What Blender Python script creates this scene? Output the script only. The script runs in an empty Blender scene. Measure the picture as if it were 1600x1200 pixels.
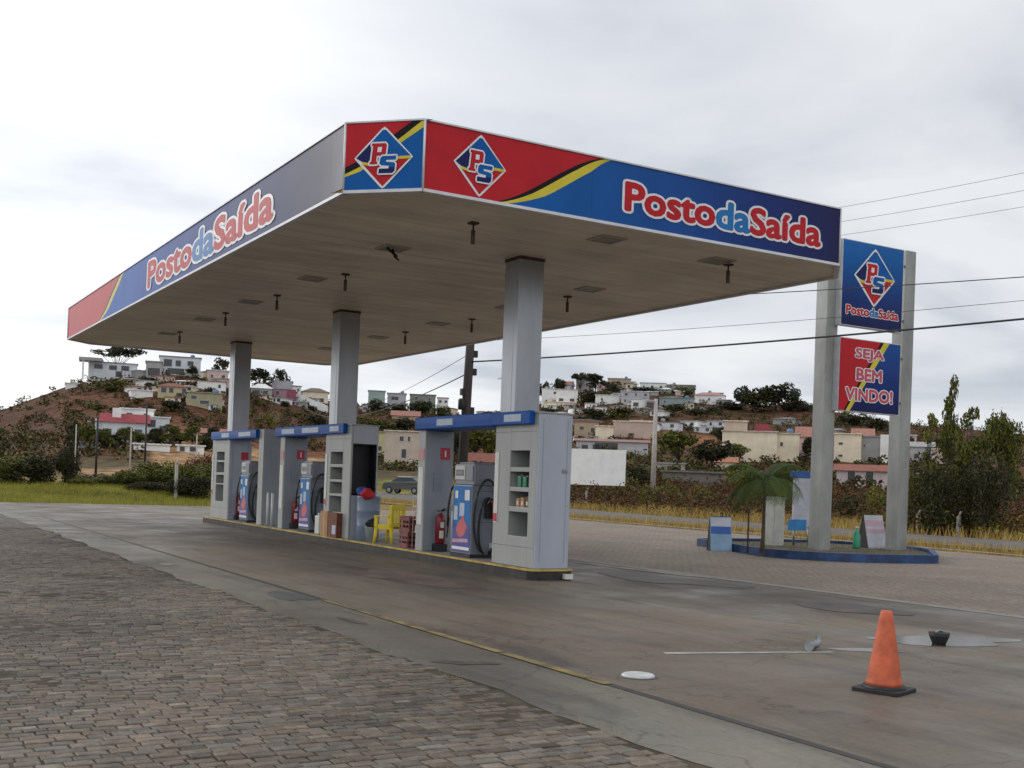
import bpy, math, random
import numpy as np
from mathutils import Vector, Matrix
R = math.radians
rnd = random.Random(7)
sc = bpy.context.scene
COL = sc.collection

# ------------------------------------------------------------------ camera
F, PPX, PPY, CH = 1771.8, 800.0, 739.05, 1.7       # focal length and principal point for a 1600x1200 frame
PITCH, ROLL, YAW = 0.008395, 0.036454, 0.532132
fw = np.array([math.sin(YAW)*math.cos(PITCH), math.cos(YAW)*math.cos(PITCH), math.sin(PITCH)])
rt = np.array([math.cos(YAW), -math.sin(YAW), 0.0]); up = np.cross(rt, fw)
r2 = math.cos(ROLL)*rt + math.sin(ROLL)*up; u2 = -math.sin(ROLL)*rt + math.cos(ROLL)*up
cam = bpy.data.objects.new('camera', bpy.data.cameras.new('camera')); COL.objects.link(cam)
m = Matrix.Identity(4)
for i in range(3):
    m[i][0], m[i][1], m[i][2] = r2[i], u2[i], -fw[i]
m[2][3] = CH
cam.matrix_world = m
cam.data.sensor_width = 36; cam.data.lens = 36*F/1600
cam.data.shift_y = (PPY-600)/1600
cam.data.clip_start = .1; cam.data.clip_end = 6000
sc.camera = cam

# ------------------------------------------------------------------ light
SKYX, SKYY = 20.2, 3.3
SUN_AZ, SUN_EL = -27.0, 24.0            # from +Y towards +X; veiled sun up to the left, behind the canopy
world = bpy.data.worlds.new('World'); sc.world = world; world.use_nodes = True
wt = world.node_tree; wt.nodes.clear()
def wn(t, **k):
    n = wt.nodes.new(t)
    for a, b in k.items(): setattr(n, a, b)
    return n
L = wt.links.new
out = wn('ShaderNodeOutputWorld'); bg = wn('ShaderNodeBackground'); bg.inputs[1].default_value = .1
sky = wn('ShaderNodeTexSky', sky_type='NISHITA', sun_disc=False, sun_elevation=R(SUN_EL), sun_rotation=R(SUN_AZ))
tc = wn('ShaderNodeTexCoord'); sep = wn('ShaderNodeSeparateXYZ'); L(tc.outputs['Generated'], sep.inputs[0])
def math_(op, a, b=None, clamp=False):
    n = wn('ShaderNodeMath', operation=op, use_clamp=clamp)
    for i, v in enumerate((a, b)):
        if v is None: continue
        if isinstance(v, (int, float)): n.inputs[i].default_value = v
        else: L(v, n.inputs[i])
    return n.outputs[0]
zz = math_('ADD', math_('MAXIMUM', sep.outputs[2], 0.0), .16)
comb = wn('ShaderNodeCombineXYZ'); L(math_('DIVIDE', sep.outputs[0], zz), comb.inputs[0]); L(math_('DIVIDE', sep.outputs[1], zz), comb.inputs[1])
nz = wn('ShaderNodeTexNoise'); nz.inputs['Scale'].default_value = .85; nz.inputs['Detail'].default_value = 6; nz.inputs['Roughness'].default_value = .5; nz.inputs['Distortion'].default_value = .35
mpv = wn('ShaderNodeMapping'); mpv.inputs['Location'].default_value = (SKYX, SKYY, 0); mpv.inputs['Scale'].default_value = (1, 1.35, 1); L(comb.outputs[0], mpv.inputs[0]); L(mpv.outputs[0], nz.inputs['Vector'])
rmp = wn('ShaderNodeValToRGB'); L(nz.outputs[0], rmp.inputs[0])
e = rmp.color_ramp.elements
e[0].position = .34; e[0].color = (.50, .54, .61, 1)
e[1].position = .58; e[1].color = (.84, .86, .885, 1)
x = e.new(.46); x.color = (.70, .73, .785, 1)
# glow of the veiled sun
dn = wn('ShaderNodeVectorMath', operation='DOT_PRODUCT'); L(tc.outputs['Generated'], dn.inputs[0])
dn.inputs[1].default_value = (math.sin(R(SUN_AZ))*math.cos(R(SUN_EL)), math.cos(R(SUN_AZ))*math.cos(R(SUN_EL)), math.sin(R(SUN_EL)))
gl = math_('POWER', math_('MAXIMUM', dn.outputs['Value'], 0.0), 5.0)
hz = math_('POWER', math_('SUBTRACT', 1.0, math_('MAXIMUM', sep.outputs[2], 0.0), True), 9.0)
d2 = wn('ShaderNodeVectorMath', operation='DOT_PRODUCT'); L(tc.outputs['Generated'], d2.inputs[0])     # broad glow added low behind the camera to brighten walls facing it
d2.inputs[1].default_value = (math.sin(R(208))*math.cos(R(18)), math.cos(R(208))*math.cos(R(18)), math.sin(R(18)))
g2_ = math_('POWER', math_('MAXIMUM', d2.outputs['Value'], 0.0), 2.0)
addv = math_('ADD', math_('ADD', math_('MULTIPLY', gl, .92), math_('MULTIPLY', g2_, .55)), math_('MULTIPLY', hz, .12))
mx = wn('ShaderNodeVectorMath', operation='ADD'); L(rmp.outputs[0], mx.inputs[0])
cc = wn('ShaderNodeCombineXYZ')
for i in range(3): L(addv, cc.inputs[i])
L(cc.outputs[0], mx.inputs[1])
sc10 = wn('ShaderNodeVectorMath', operation='SCALE'); sc10.inputs['Scale'].default_value = 10.0; L(mx.outputs[0], sc10.inputs[0])
mixc = wn('ShaderNodeMixRGB'); mixc.inputs[0].default_value = .94; L(sky.outputs[0], mixc.inputs[1]); L(sc10.outputs[0], mixc.inputs[2])
L(mixc.outputs[0], bg.inputs[0]); L(bg.outputs[0], out.inputs[0])

sun = bpy.data.objects.new('sun', bpy.data.lights.new('sun', 'SUN')); COL.objects.link(sun)
sun.data.energy = .9; sun.data.angle = R(22); sun.data.color = (1, .95, .88)
sd = Vector((math.sin(R(SUN_AZ))*math.cos(R(SUN_EL)), math.cos(R(SUN_AZ))*math.cos(R(SUN_EL)), math.sin(R(SUN_EL))))
sun.rotation_euler = sd.to_track_quat('Z', 'Y').to_euler()
sc.view_settings.view_transform = 'Standard'; sc.view_settings.look = 'None'
sc.view_settings.exposure = 0.0; sc.view_settings.gamma = 1; sc.view_settings.use_curve_mapping = False
sc.cycles.max_bounces = 6; sc.cycles.diffuse_bounces = 4; sc.cycles.glossy_bounces = 3; sc.cycles.transparent_max_bounces = 6

# ------------------------------------------------------------------ helpers: pixels of a 1600x1200 frame to points in the world
def ray(px, py): return fw + r2*(px-PPX)/F - u2*(py-PPY)/F
def hz_(px, py, z=0.0): d = ray(px, py); t = (z-CH)/d[2]; return d[0]*t, d[1]*t, z
def hx(px, py, X): d = ray(px, py); t = X/d[0]; return X, d[1]*t, CH+d[2]*t
def hy(px, py, Y): d = ray(px, py); t = Y/d[1]; return d[0]*t, Y, CH+d[2]*t
def azp(px): return 30.489 + math.degrees(math.atan((px-800)/F))
def hor(px): return 723.8 + .0365*px

# terrain
RT = np.array([(-3000,700,420),(-700,690,420),(0,640,340),(103,602,335),(130,597,335),(170,588,335),(230,582,335),(300,588,335),(350,598,345),(400,606,360),(450,613,375),
 (500,623,390),(560,633,405),(620,640,415),(700,647,425),(760,646,430),(800,640,440),(850,627,450),(900,614,455),(950,607,460),
 (1000,609,460),(1050,613,455),(1100,622,450),(1150,630,440),(1250,634,430),(1320,645,400),(1400,660,380),(1500,668,370),(1700,690,360),(4000,700,360)], float)
RA = np.array([azp(p) for p in RT[:, 0]])
RTAN = np.array([(hor(p)-y)/F*math.cos(math.atan((p-800)/F)) for p, y, d in RT])
RD = RT[:, 2]
def sstep(x): x = np.clip(x, 0, 1); return x*x*(3-2*x)
def terrain(x, y):
    x = np.asarray(x, float); y = np.asarray(y, float)
    D = np.hypot(x, y); az = np.degrees(np.arctan2(x, y))
    tan = np.interp(az, RA, RTAN); rd = np.interp(az, RA, RD)
    az0, az1 = azp(300), azp(700)
    n = np.interp(az, [az0, az1], [2.3, 1.8])
    zr = 1.7 + rd*tan
    t = np.clip((D-66)/(rd-66), 0, None)
    z = zr*np.where(t < 1, np.clip(t, 0, 1)**n, 1-.35*sstep((t-1)/1.5))
    # undulation
    w = sstep((D-90)/120)
    z = z + w*(1.1*np.sin(x*.045+1.3)*np.sin(y*.037+.4) + .5*np.sin(x*.13)*np.cos(y*.11+1))*np.clip(1-(t-.86)/.1, 0, 1)
    # grass bank on the far side of the forecourt
    wl = sstep((azp(420)-az)/4)
    z = z + wl*(.75*sstep((D-58)/8) - .55*sstep((D-70)/20))*sstep((az+60)/20)
    return z
def ground_hit(px, py, dmin=58):
    d = ray(px, py); h = math.hypot(d[0], d[1]); D = dmin
    while D < 700:
        X, Y, Z = d[0]/h*D, d[1]/h*D, CH+d[2]/h*D
        if Z <= float(terrain(X, Y)): return X, Y, float(terrain(X, Y)), D
        D += 1.0
    rd = float(np.interp(math.degrees(math.atan2(d[0], d[1])), RA, RD))
    X, Y = d[0]/h*rd, d[1]/h*rd
    return X, Y, float(terrain(X, Y)), rd

# ------------------------------------------------------------------ materials
MATS = {}
def mat(name, col, rough=.6, var=.12, scale=3.0, bump=0.0, metal=0.0, bscale=None, spec=.5, emit=0, coat=0, attr=False, alpha=None, stretch=None):
    if name in MATS: return MATS[name]
    mt = bpy.data.materials.new(name); mt.use_nodes = True; nt = mt.node_tree
    b = nt.nodes['Principled BSDF']; b.inputs['Roughness'].default_value = rough; b.inputs['Metallic'].default_value = metal
    b.inputs['Specular IOR Level'].default_value = spec
    if coat: b.inputs['Coat Weight'].default_value = coat; b.inputs['Coat Roughness'].default_value = .15
    tcn = nt.nodes.new('ShaderNodeTexCoord'); n = nt.nodes.new('ShaderNodeTexNoise')
    n.inputs['Scale'].default_value = scale; n.inputs['Detail'].default_value = 5; n.inputs['Roughness'].default_value = .6
    src = tcn.outputs['Object']
    if stretch:
        mp = nt.nodes.new('ShaderNodeMapping'); mp.inputs['Scale'].default_value = stretch; nt.links.new(src, mp.inputs[0]); src = mp.outputs[0]
    nt.links.new(src, n.inputs['Vector'])
    mr = nt.nodes.new('ShaderNodeMapRange'); mr.inputs[1].default_value = .3; mr.inputs[2].default_value = .7
    mr.inputs[3].default_value = 1-var*1.6; mr.inputs[4].default_value = 1+var
    nt.links.new(n.outputs[0], mr.inputs[0])
    vm = nt.nodes.new('ShaderNodeVectorMath'); vm.operation = 'SCALE'; vm.inputs[0].default_value = col[:3]
    if attr:
        at = nt.nodes.new('ShaderNodeAttribute'); at.attribute_name = 'tint'
        nt.links.new(at.outputs['Color'], vm.inputs[0])
    nt.links.new(mr.outputs[0], vm.inputs['Scale'])
    nt.links.new(vm.outputs[0], b.inputs['Base Color'])
    if bump:
        n2 = nt.nodes.new('ShaderNodeTexNoise'); n2.inputs['Scale'].default_value = bscale or scale*8; n2.inputs['Detail'].default_value = 4
        nt.links.new(tcn.outputs['Object'], n2.inputs['Vector'])
        bp = nt.nodes.new('ShaderNodeBump'); bp.inputs['Strength'].default_value = bump; bp.inputs['Distance'].default_value = .02
        nt.links.new(n2.outputs[0], bp.inputs['Height']); nt.links.new(bp.outputs[0], b.inputs['Normal'])
    if emit:
        b.inputs['Emission Color'].default_value = (*col[:3], 1); b.inputs['Emission Strength'].default_value = emit
    MATS[name] = mt
    return mt
def gradmat(name, axis, stops, rough=.35, dirt=.06, spec=.16):
    """printed vinyl whose ink runs from one colour to the next along an object axis; stops = [(coordinate, colour), ...]"""
    mt = bpy.data.materials.new(name); mt.use_nodes = True; nt = mt.node_tree; b = nt.nodes['Principled BSDF']
    b.inputs['Roughness'].default_value = rough; b.inputs['Specular IOR Level'].default_value = spec
    tcn = nt.nodes.new('ShaderNodeTexCoord'); s = nt.nodes.new('ShaderNodeSeparateXYZ'); nt.links.new(tcn.outputs['Object'], s.inputs[0])
    lo, hi = stops[0][0], stops[-1][0]
    mr = nt.nodes.new('ShaderNodeMapRange'); mr.inputs[1].default_value = lo; mr.inputs[2].default_value = hi
    nt.links.new(s.outputs[axis], mr.inputs[0])
    rp = nt.nodes.new('ShaderNodeValToRGB'); nt.links.new(mr.outputs[0], rp.inputs[0])
    el = rp.color_ramp.elements
    el[0].position = 0; el[0].color = (*stops[0][1], 1); el[1].position = 1; el[1].color = (*stops[-1][1], 1)
    for p, c in stops[1:-1]: q = el.new((p-lo)/(hi-lo)); q.color = (*c, 1)
    n = nt.nodes.new('ShaderNodeTexNoise'); n.inputs['Scale'].default_value = 1.7; n.inputs['Detail'].default_value = 6
    mp = nt.nodes.new('ShaderNodeMapping'); mp.inputs['Scale'].default_value = (1, 1, .35); nt.links.new(tcn.outputs['Object'], mp.inputs[0]); nt.links.new(mp.outputs[0], n.inputs['Vector'])
    m2 = nt.nodes.new('ShaderNodeMapRange'); m2.inputs[1].default_value = .3; m2.inputs[2].default_value = .7; m2.inputs[3].default_value = 1-dirt*2; m2.inputs[4].default_value = 1+dirt
    nt.links.new(n.outputs[0], m2.inputs[0])
    vm = nt.nodes.new('ShaderNodeVectorMath'); vm.operation = 'SCALE'; nt.links.new(rp.outputs[0], vm.inputs[0]); nt.links.new(m2.outputs[0], vm.inputs['Scale'])
    pj = nt.nodes.new('ShaderNodeMath'); pj.operation = 'PINGPONG'; nt.links.new(s.outputs[axis], pj.inputs[0]); pj.inputs[1].default_value = .62
    jr = nt.nodes.new('ShaderNodeMapRange'); jr.inputs[1].default_value = 0; jr.inputs[2].default_value = .012; jr.inputs[3].default_value = .7; jr.inputs[4].default_value = 1; nt.links.new(pj.outputs[0], jr.inputs[0])
    v3 = nt.nodes.new('ShaderNodeVectorMath'); v3.operation = 'SCALE'; nt.links.new(vm.outputs[0], v3.inputs[0]); nt.links.new(jr.outputs[0], v3.inputs['Scale'])
    n5 = nt.nodes.new('ShaderNodeTexNoise'); n5.inputs['Scale'].default_value = .9; n5.inputs['Detail'].default_value = 1; nt.links.new(tcn.outputs['Object'], n5.inputs['Vector'])
    bp = nt.nodes.new('ShaderNodeBump'); bp.inputs['Strength'].default_value = .35; bp.inputs['Distance'].default_value = .05; nt.links.new(n5.outputs[0], bp.inputs['Height']); nt.links.new(bp.outputs[0], b.inputs['Normal'])
    nt.links.new(v3.outputs[0], b.inputs['Base Color'])
    return mt

RED = (.47, .017, .026); BLUE = (.002, .100, .36); NAVY = (.010, .018, .10); YEL = (.62, .52, .05); BLK = (.012, .008, .012); WHT = (.72, .72, .74)
m_red = mat('red_vinyl', RED, .4, .08, 2, spec=.14); m_blue = mat('blue_vinyl', BLUE, .4, .08, 2, spec=.14); m_navy = mat('navy_vinyl', NAVY, .4, .08, 2, spec=.14)
m_yel = mat('yellow_vinyl', YEL, .4, .08, 3, spec=.15); m_blk = mat('black_vinyl', BLK, .4, spec=.12); m_wht = mat('white_vinyl', WHT, .4, .06, 4)
m_lblue = mat('light_blue_vinyl', (.02, .17, .44), .4, .06, 2, spec=.15)
m_trim = mat('aluminium_trim', (.55, .56, .58), .4, .1, 5, metal=.4)
m_grey = mat('grey_steel_paint', (.33, .34, .33), .42, .06, 2.2, stretch=(1, 1, .3))
m_grey2 = mat('blue_grey_paint', (.37, .405, .47), .38, .07, 2.0, stretch=(1, 1, .3))
m_slab = mat('slab_paint', (.27, .30, .34), .45, .10, 2.5, stretch=(1, 1, .3))
m_dark = mat('dark_rubber', (.014, .014, .015), .6, .2, 8); m_black = mat('black_gap', (.01, .011, .016), .5)
m_steel = mat('dull_steel', (.28, .29, .30), .35, .2, 6, metal=.7)
m_rust = mat('rusty_collar', (.075, .045, .038), .7, .3, 6)
m_glass = mat('dark_glass', (.02, .025, .03), .12, .1, 3)
m_beam = mat('beam_blue', (.004, .085, .36), .45, .1, 2, spec=.15)
m_plate = mat('pale_plate', (.42, .50, .60), .45, .08, 6)
m_signred = mat('sign_red', (.45, .02, .045), .45)
m_yplastic = mat('yellow_plastic', (.72, .56, .02), .4, .06, 5)
m_card = mat('cardboard', (.42, .24, .12), .8, .12, 6); m_card2 = mat('printed_cardboard', (.16, .045, .02), .7, .3, 12)
m_ext = mat('extinguisher_red', (.20, .012, .022), .3, .08, 5)
m_orange = mat('orange_pvc', (.56, .115, .045), .6, .22, 7, bump=.15)
m_wplastic = mat('white_plastic', (.62, .62, .58), .45, .08, 6)
m_binb = mat('blue_grey_drum', (.17, .22, .30), .5, .15, 4)
m_redcl = mat('red_cloth', (.5, .02, .03), .8, .2, 15); m_bluecl = mat('blue_cloth', (.03, .06, .3), .8, .2, 15)
m_woodpole = mat('weathered_wood', (.055, .045, .042), .8, .3, 5, bump=.4, stretch=(1, 1, .15))
m_conc = mat('pole_concrete', (.42, .38, .35), .8, .15, 3, bump=.2)
m_pylon = mat('pylon_cladding', (.31, .32, .305), .42, .22, 1.1, metal=.25, stretch=(1, 1, .5))
m_win = mat('window_dark', (.035, .035, .04), .2, .2, 4); m_frame = mat('window_frame', (.5, .5, .48), .5)
m_wire = mat('cable_black', (.03, .03, .032), .6)

# ------------------------------------------------------------------ mesh builder
class MB:
    def __init__(s): s.v = []; s.f = []; s.mi = []; s.ms = []; s.smooth = []
    def _m(s, m):
        if m is None: m = m_grey
        if m not in s.ms: s.ms.append(m)
        return s.ms.index(m)
    def face(s, pts, m=None, sm=False):
        i = len(s.v); s.v += [tuple(map(float, p)) for p in pts]; s.f.append(tuple(range(i, i+len(pts)))); s.mi.append(s._m(m)); s.smooth.append(sm); return s
    def box(s, x0, x1, y0, y1, z0, z1, m=None):
        if x0 > x1: x0, x1 = x1, x0
        if y0 > y1: y0, y1 = y1, y0
        i = len(s.v); s.v += [(x, y, z) for z in (z0, z1) for x, y in ((x0, y0), (x1, y0), (x1, y1), (x0, y1))]
        for f in ((3, 2, 1, 0), (4, 5, 6, 7), (0, 1, 5, 4), (1, 2, 6, 5), (2, 3, 7, 6), (3, 0, 4, 7)):
            s.f.append(tuple(i+k for k in f)); s.mi.append(s._m(m)); s.smooth.append(False)
        return s
    def prism(s, poly, z0, z1, m=None, mtop=None):
        n = len(poly); i = len(s.v)
        ar = sum(poly[k][0]*poly[(k+1) % n][1]-poly[(k+1) % n][0]*poly[k][1] for k in range(n))
        if ar < 0: poly = poly[::-1]
        s.v += [(p[0], p[1], z0) for p in poly] + [(p[0], p[1], z1) for p in poly]
        s.f.append(tuple(i+k for k in range(n))[::-1]); s.f.append(tuple(i+n+k for k in range(n)))
        s.mi += [s._m(m), s._m(mtop or m)]; s.smooth += [False, False]
        for k in range(n):
            s.f.append((i+k, i+(k+1) % n, i+n+(k+1) % n, i+n+k)); s.mi.append(s._m(m)); s.smooth.append(False)
        return s
    def tube(s, pts, r, m=None, n=8, cap=True):
        pts = [Vector(p) for p in pts]; rs = r if isinstance(r, (list, tuple)) else [r]*len(pts)
        i = len(s.v)
        for k, p in enumerate(pts):
            d = (pts[min(k+1, len(pts)-1)]-pts[max(k-1, 0)]).normalized()
            a = d.cross(Vector((0, 0, 1))) if abs(d.z) < .95 else d.cross(Vector((1, 0, 0)))
            a.normalize(); b = d.cross(a)
            for q in range(n):
                t = 2*math.pi*q/n; s.v.append(tuple(p+rs[k]*(math.cos(t)*a+math.sin(t)*b)))
        for k in range(len(pts)-1):
            for q in range(n):
                s.f.append((i+k*n+q, i+(k+1)*n+q, i+(k+1)*n+(q+1) % n, i+k*n+(q+1) % n)); s.mi.append(s._m(m)); s.smooth.append(True)
        if cap:
            s.f.append(tuple(i+q for q in range(n))); s.f.append(tuple(i+(len(pts)-1)*n+q for q in range(n))[::-1]); s.mi += [s._m(m)]*2; s.smooth += [False]*2
        return s
    def lathe(s, cx, cy, prof, m=None, n=24, sq=1.0):
        i = len(s.v)
        for r, z in prof:
            for q in range(n): t = 2*math.pi*q/n; s.v.append((cx+r*math.cos(t), cy+r*sq*math.sin(t), z))
        for k in range(len(prof)-1):
            for q in range(n):
                s.f.append((i+k*n+q, i+k*n+(q+1) % n, i+(k+1)*n+(q+1) % n, i+(k+1)*n+q)); s.mi.append(s._m(m)); s.smooth.append(True)
        s.f.append(tuple(i+q for q in range(n))[::-1]); s.f.append(tuple(i+(len(prof)-1)*n+q for q in range(n))); s.mi += [s._m(m)]*2; s.smooth += [False]*2
        return s
    def build(s, name, parent=None, bevel=0, origin=None):
        me = bpy.data.meshes.new(name)
        vs = s.v
        if origin is not None: vs = [(a-origin[0], b-origin[1], c-origin[2]) for a, b, c in vs]
        me.from_pydata(vs, [], s.f); me.polygons.foreach_set('material_index', s.mi); me.polygons.foreach_set('use_smooth', s.smooth)
        for m in s.ms: me.materials.append(m)
        me.update()
        o = bpy.data.objects.new(name, me); COL.objects.link(o)
        if origin is not None and parent is None: o.location = origin
        if parent is not None: o.parent = parent
        if bevel:
            b = o.modifiers.new('bevel', 'BEVEL'); b.width = bevel; b.segments = 2; b.limit_method = 'ANGLE'; b.angle_limit = R(50)
        return o
def tag(o, label=None, cat=None, group=None, kind=None):
    if label: o['label'] = label
    if cat: o['category'] = cat
    if group: o['group'] = group
    if kind: o['kind'] = kind
    return o
def thing(name, label, cat, loc=(0, 0, 0), rz=0.0, group=None):
    o = bpy.data.objects.new(name, None); COL.objects.link(o); o.location = loc; o.rotation_euler.z = rz; o.empty_display_size = .2
    return tag(o, label, cat, group)
def structure(mb, name):
    return tag(mb.build(name), kind='structure')
def copy_tree(o, parent=None):
    c = o.copy(); COL.objects.link(c)
    if parent is not None: c.parent = parent
    for ch in list(o.children): copy_tree(ch, c)
    return c

# ---- flat graphics on a wall: origin o, u axis (to the right as read), n outward
class Face:
    def __init__(s, o, u): s.o = Vector(o); s.u = Vector(u).normalized(); s.n = s.u.cross(Vector((0, 0, 1)))
    def p(s, a, b, e=0.0): return tuple(s.o + s.u*a + Vector((0, 0, b)) + s.n*e)
def poly(mb, fc, pts, m, e): mb.face([fc.p(a, b, e) for a, b in pts], m)
def text_data(body, offset, mats, fmt=None, shear=0.0):
    cu = bpy.data.curves.new('t', 'FONT'); cu.body = body; cu.size = 1; cu.offset = offset; cu.shear = shear; cu.resolution_u = 3
    for mm in mats: cu.materials.append(mm)
    if fmt:
        for i, k in enumerate(fmt): cu.body_format[i].material_index = k
    o = bpy.data.objects.new('t', cu); COL.objects.link(o)
    me = bpy.data.meshes.new_from_object(o.evaluated_get(bpy.context.evaluated_depsgraph_get()))
    v = [tuple(x.co) for x in me.vertices]; f = [tuple(p.vertices) for p in me.polygons]; mi = [p.material_index for p in me.polygons]
    bpy.data.objects.remove(o); bpy.data.meshes.remove(me); bpy.data.curves.remove(cu)
    return v, f, mi
def letter(mb, fc, body, a0, b0, w, h, e, fills, outline=None, fmt=None, bold=.03, obold=.085, shear=0.0):
    """letters with an outline behind them, fitted into the box a0..a0+w, b0..b0+h; strokes are fattened by layering shifted copies"""
    bpy.context.view_layer.update()
    v, f, mi = text_data(body, 0, fills, fmt, shear)
    x0, x1 = min(q[0] for q in v)-obold, max(q[0] for q in v)+obold; y0, y1 = min(q[1] for q in v)-obold, max(q[1] for q in v)+obold
    sx, sy = w/(x1-x0), h/(y1-y0)
    def put(r, n, ms, ee):
        for k in range(n):
            dx, dy = r*math.cos(2*math.pi*k/n), r*math.sin(2*math.pi*k/n)
            for face, c in zip(f, mi): mb.face([fc.p(a0+(v[i][0]+dx-x0)*sx, b0+(v[i][1]+dy-y0)*sy, ee+k*.0003) for i in face], ms[c])
    if outline: put(obold, 14, [outline]*len(fills), e); e += .0045
    put(bold, 8, fills, e)
def logo(fc, ca, cb, hw, hh, name, parent, e=.006):
    mb = MB()
    def P(pts, m, k): poly(mb, fc, [(ca+a*hw, cb+b*hh) for a, b in pts], m, e+k*.003)
    P([(0, -1.0), (.09, -.94), (.94, -.07), (1.0, 0), (.94, .07), (.09, .94), (0, 1.0), (-.09, .94), (-.94, .07), (-1.0, 0), (-.94, -.07), (-.09, -.94)], m_wht, 0)
    wav = [(-.93, -.0), (-.72, -.12), (-.45, -.17), (-.1, -.15), (.2, -.06), (.55, .03), (.93, .03)]
    P([*wav, (.05, .9), (-.05, .9)], m_blue, 1)
    P([(-.92, .02), (-.72, -.11), (-.45, -.16), (-.12, -.14), (-.4, .52)], m_navy, 2)
    P([(0, -.93), (.9, -.03), (.55, -.06), (.2, -.16), (-.1, -.25), (-.45, -.26), (-.7, -.2)], m_red, 1)
    band = [(a, b) for a, b in wav[1:]] + [(a, b-.09) for a, b in reversed(wav[1:])]
    P(band, m_yel, 2.5)
    GP = [(0, 1), (.85, 1), (.95, .9), (.95, .5), (.85, .4), (.40, .4), (.40, .13), (.48, .13), (.48, 0), (0, 0), (0, .13), (.08, .13), (.08, .87), (0, .87)]
    GS = [(1, 1), (.12, 1), (0, .88), (0, .56), (.1, .46), (.60, .42), (.60, .27), (0, .27), (0, 0), (.88, 0), (1, .12), (1, .52), (.88, .62), (.40, .66), (.40, .76), (1, .76)]
    def glyph(pts, x, y, w, h, m, k):
        Q = [(x+a*w+.10*b*h, y+b*h) for a, b in pts]
        for j in range(8):
            dx, dy = .05*math.cos(j*math.pi/4), .05*math.sin(j*math.pi/4); P([(a+dx, b+dy) for a, b in Q], m_wht, k+j*.1)
        P(Q, m, k+1)
    glyph(GP, -.46, -.22, .54, .68, m_red, 4)
    P([(-.46+a*.54+.1*b*.68, -.22+b*.68) for a, b in ((.40, .82), (.66, .82), (.66, .58), (.40, .58))], m_wht, 5.4)
    glyph(GS, -.14, -.52, .54, .56, m_blue, 6.5)
    P([(-.14+a*.54+.1*b*.56, -.52+b*.56) for a, b in ((0, .27), (0, 0), (.88, 0), (1, .12), (1, .34), (.60, .34), (.60, .27))], m_navy, 8)
    return mb.build(name, parent)

# ------------------------------------------------------------------ ground
def ground_tints(X, Y):
    D = np.hypot(X, Y); az = np.degrees(np.arctan2(X, Y)); tan = (terrain(X, Y)-1.7)/np.maximum(D, 1)
    px = 800+F*np.tan(np.radians(np.clip(az-30.489, -70, 70)))
    C = np.zeros(X.shape+(3,))
    dry = np.array([.22, .155, .055]); redb = np.array([.085, .040, .022]); soil = np.array([.165, .070, .036]); tan_c = np.array([.36, .22, .11])
    green = np.array([.14, .135, .025]); scrub = np.array([.045, .042, .018]); orange = np.array([.24, .105, .045])
    C[:] = dry
    def blend(w, c):
        w = np.clip(w, 0, 1)[..., None]; C[:] = C*(1-w)+c*w
    ns = .5+.5*np.sin(X*.05+2*np.sin(Y*.033))*np.sin(Y*.047+1.5*np.sin(X*.041+.7))
    ns2 = .5+.5*np.sin(X*.19+1.5*np.sin(Y*.13))*np.sin(Y*.17+1.2*np.sin(X*.15+.7))
    rd = np.interp(az, RA, RD); t = (D-66)/(rd-66)
    blend(sstep((D-74)/12)*sstep((px-820)/60), redb*1.25)
    blend(sstep((D-118)/30), scrub*1.3+redb*.5)
    blend(sstep((t-.35)/.1)*(.35+.65*ns), soil*.8)
    blend(sstep((t-.55)/.1)*(.4+.6*ns2)*.8, redb)
    # bare earth cut on the near flank of the left-hand hill, brown orange bank to the right
    blend(sstep((px-225)/25)*sstep((565-px)/40)*sstep((D-125)/10)*sstep((232-D)/16), tan_c)
    blend(sstep((px-90)/30)*sstep((540-px)/60)*sstep((D-222)/10)*sstep((262-D)/14), soil*1.15)
    blend(sstep((px-60)/30)*sstep((260-px)/50)*sstep((D-262)/16)*sstep((322-D)/14)*.85, soil*.8)
    blend(sstep((px-1000)/60)*sstep((1140-px)/40)*sstep((D-250)/12)*sstep((320-D)/14), orange)
    blend(sstep((px-95)/15)*sstep((225-px)/12)*sstep((D-92)/8)*sstep((150-D)/12), tan_c*.95)
    blend(sstep((D-54)/2)*sstep((95-D)/20)*sstep((350-px)/25), green)
    blend(sstep((px-560)/30)*sstep((700-px)/30)*sstep((D-92)/10)*sstep((150-D)/15), green*.9+dry*.3)
    return C
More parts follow.
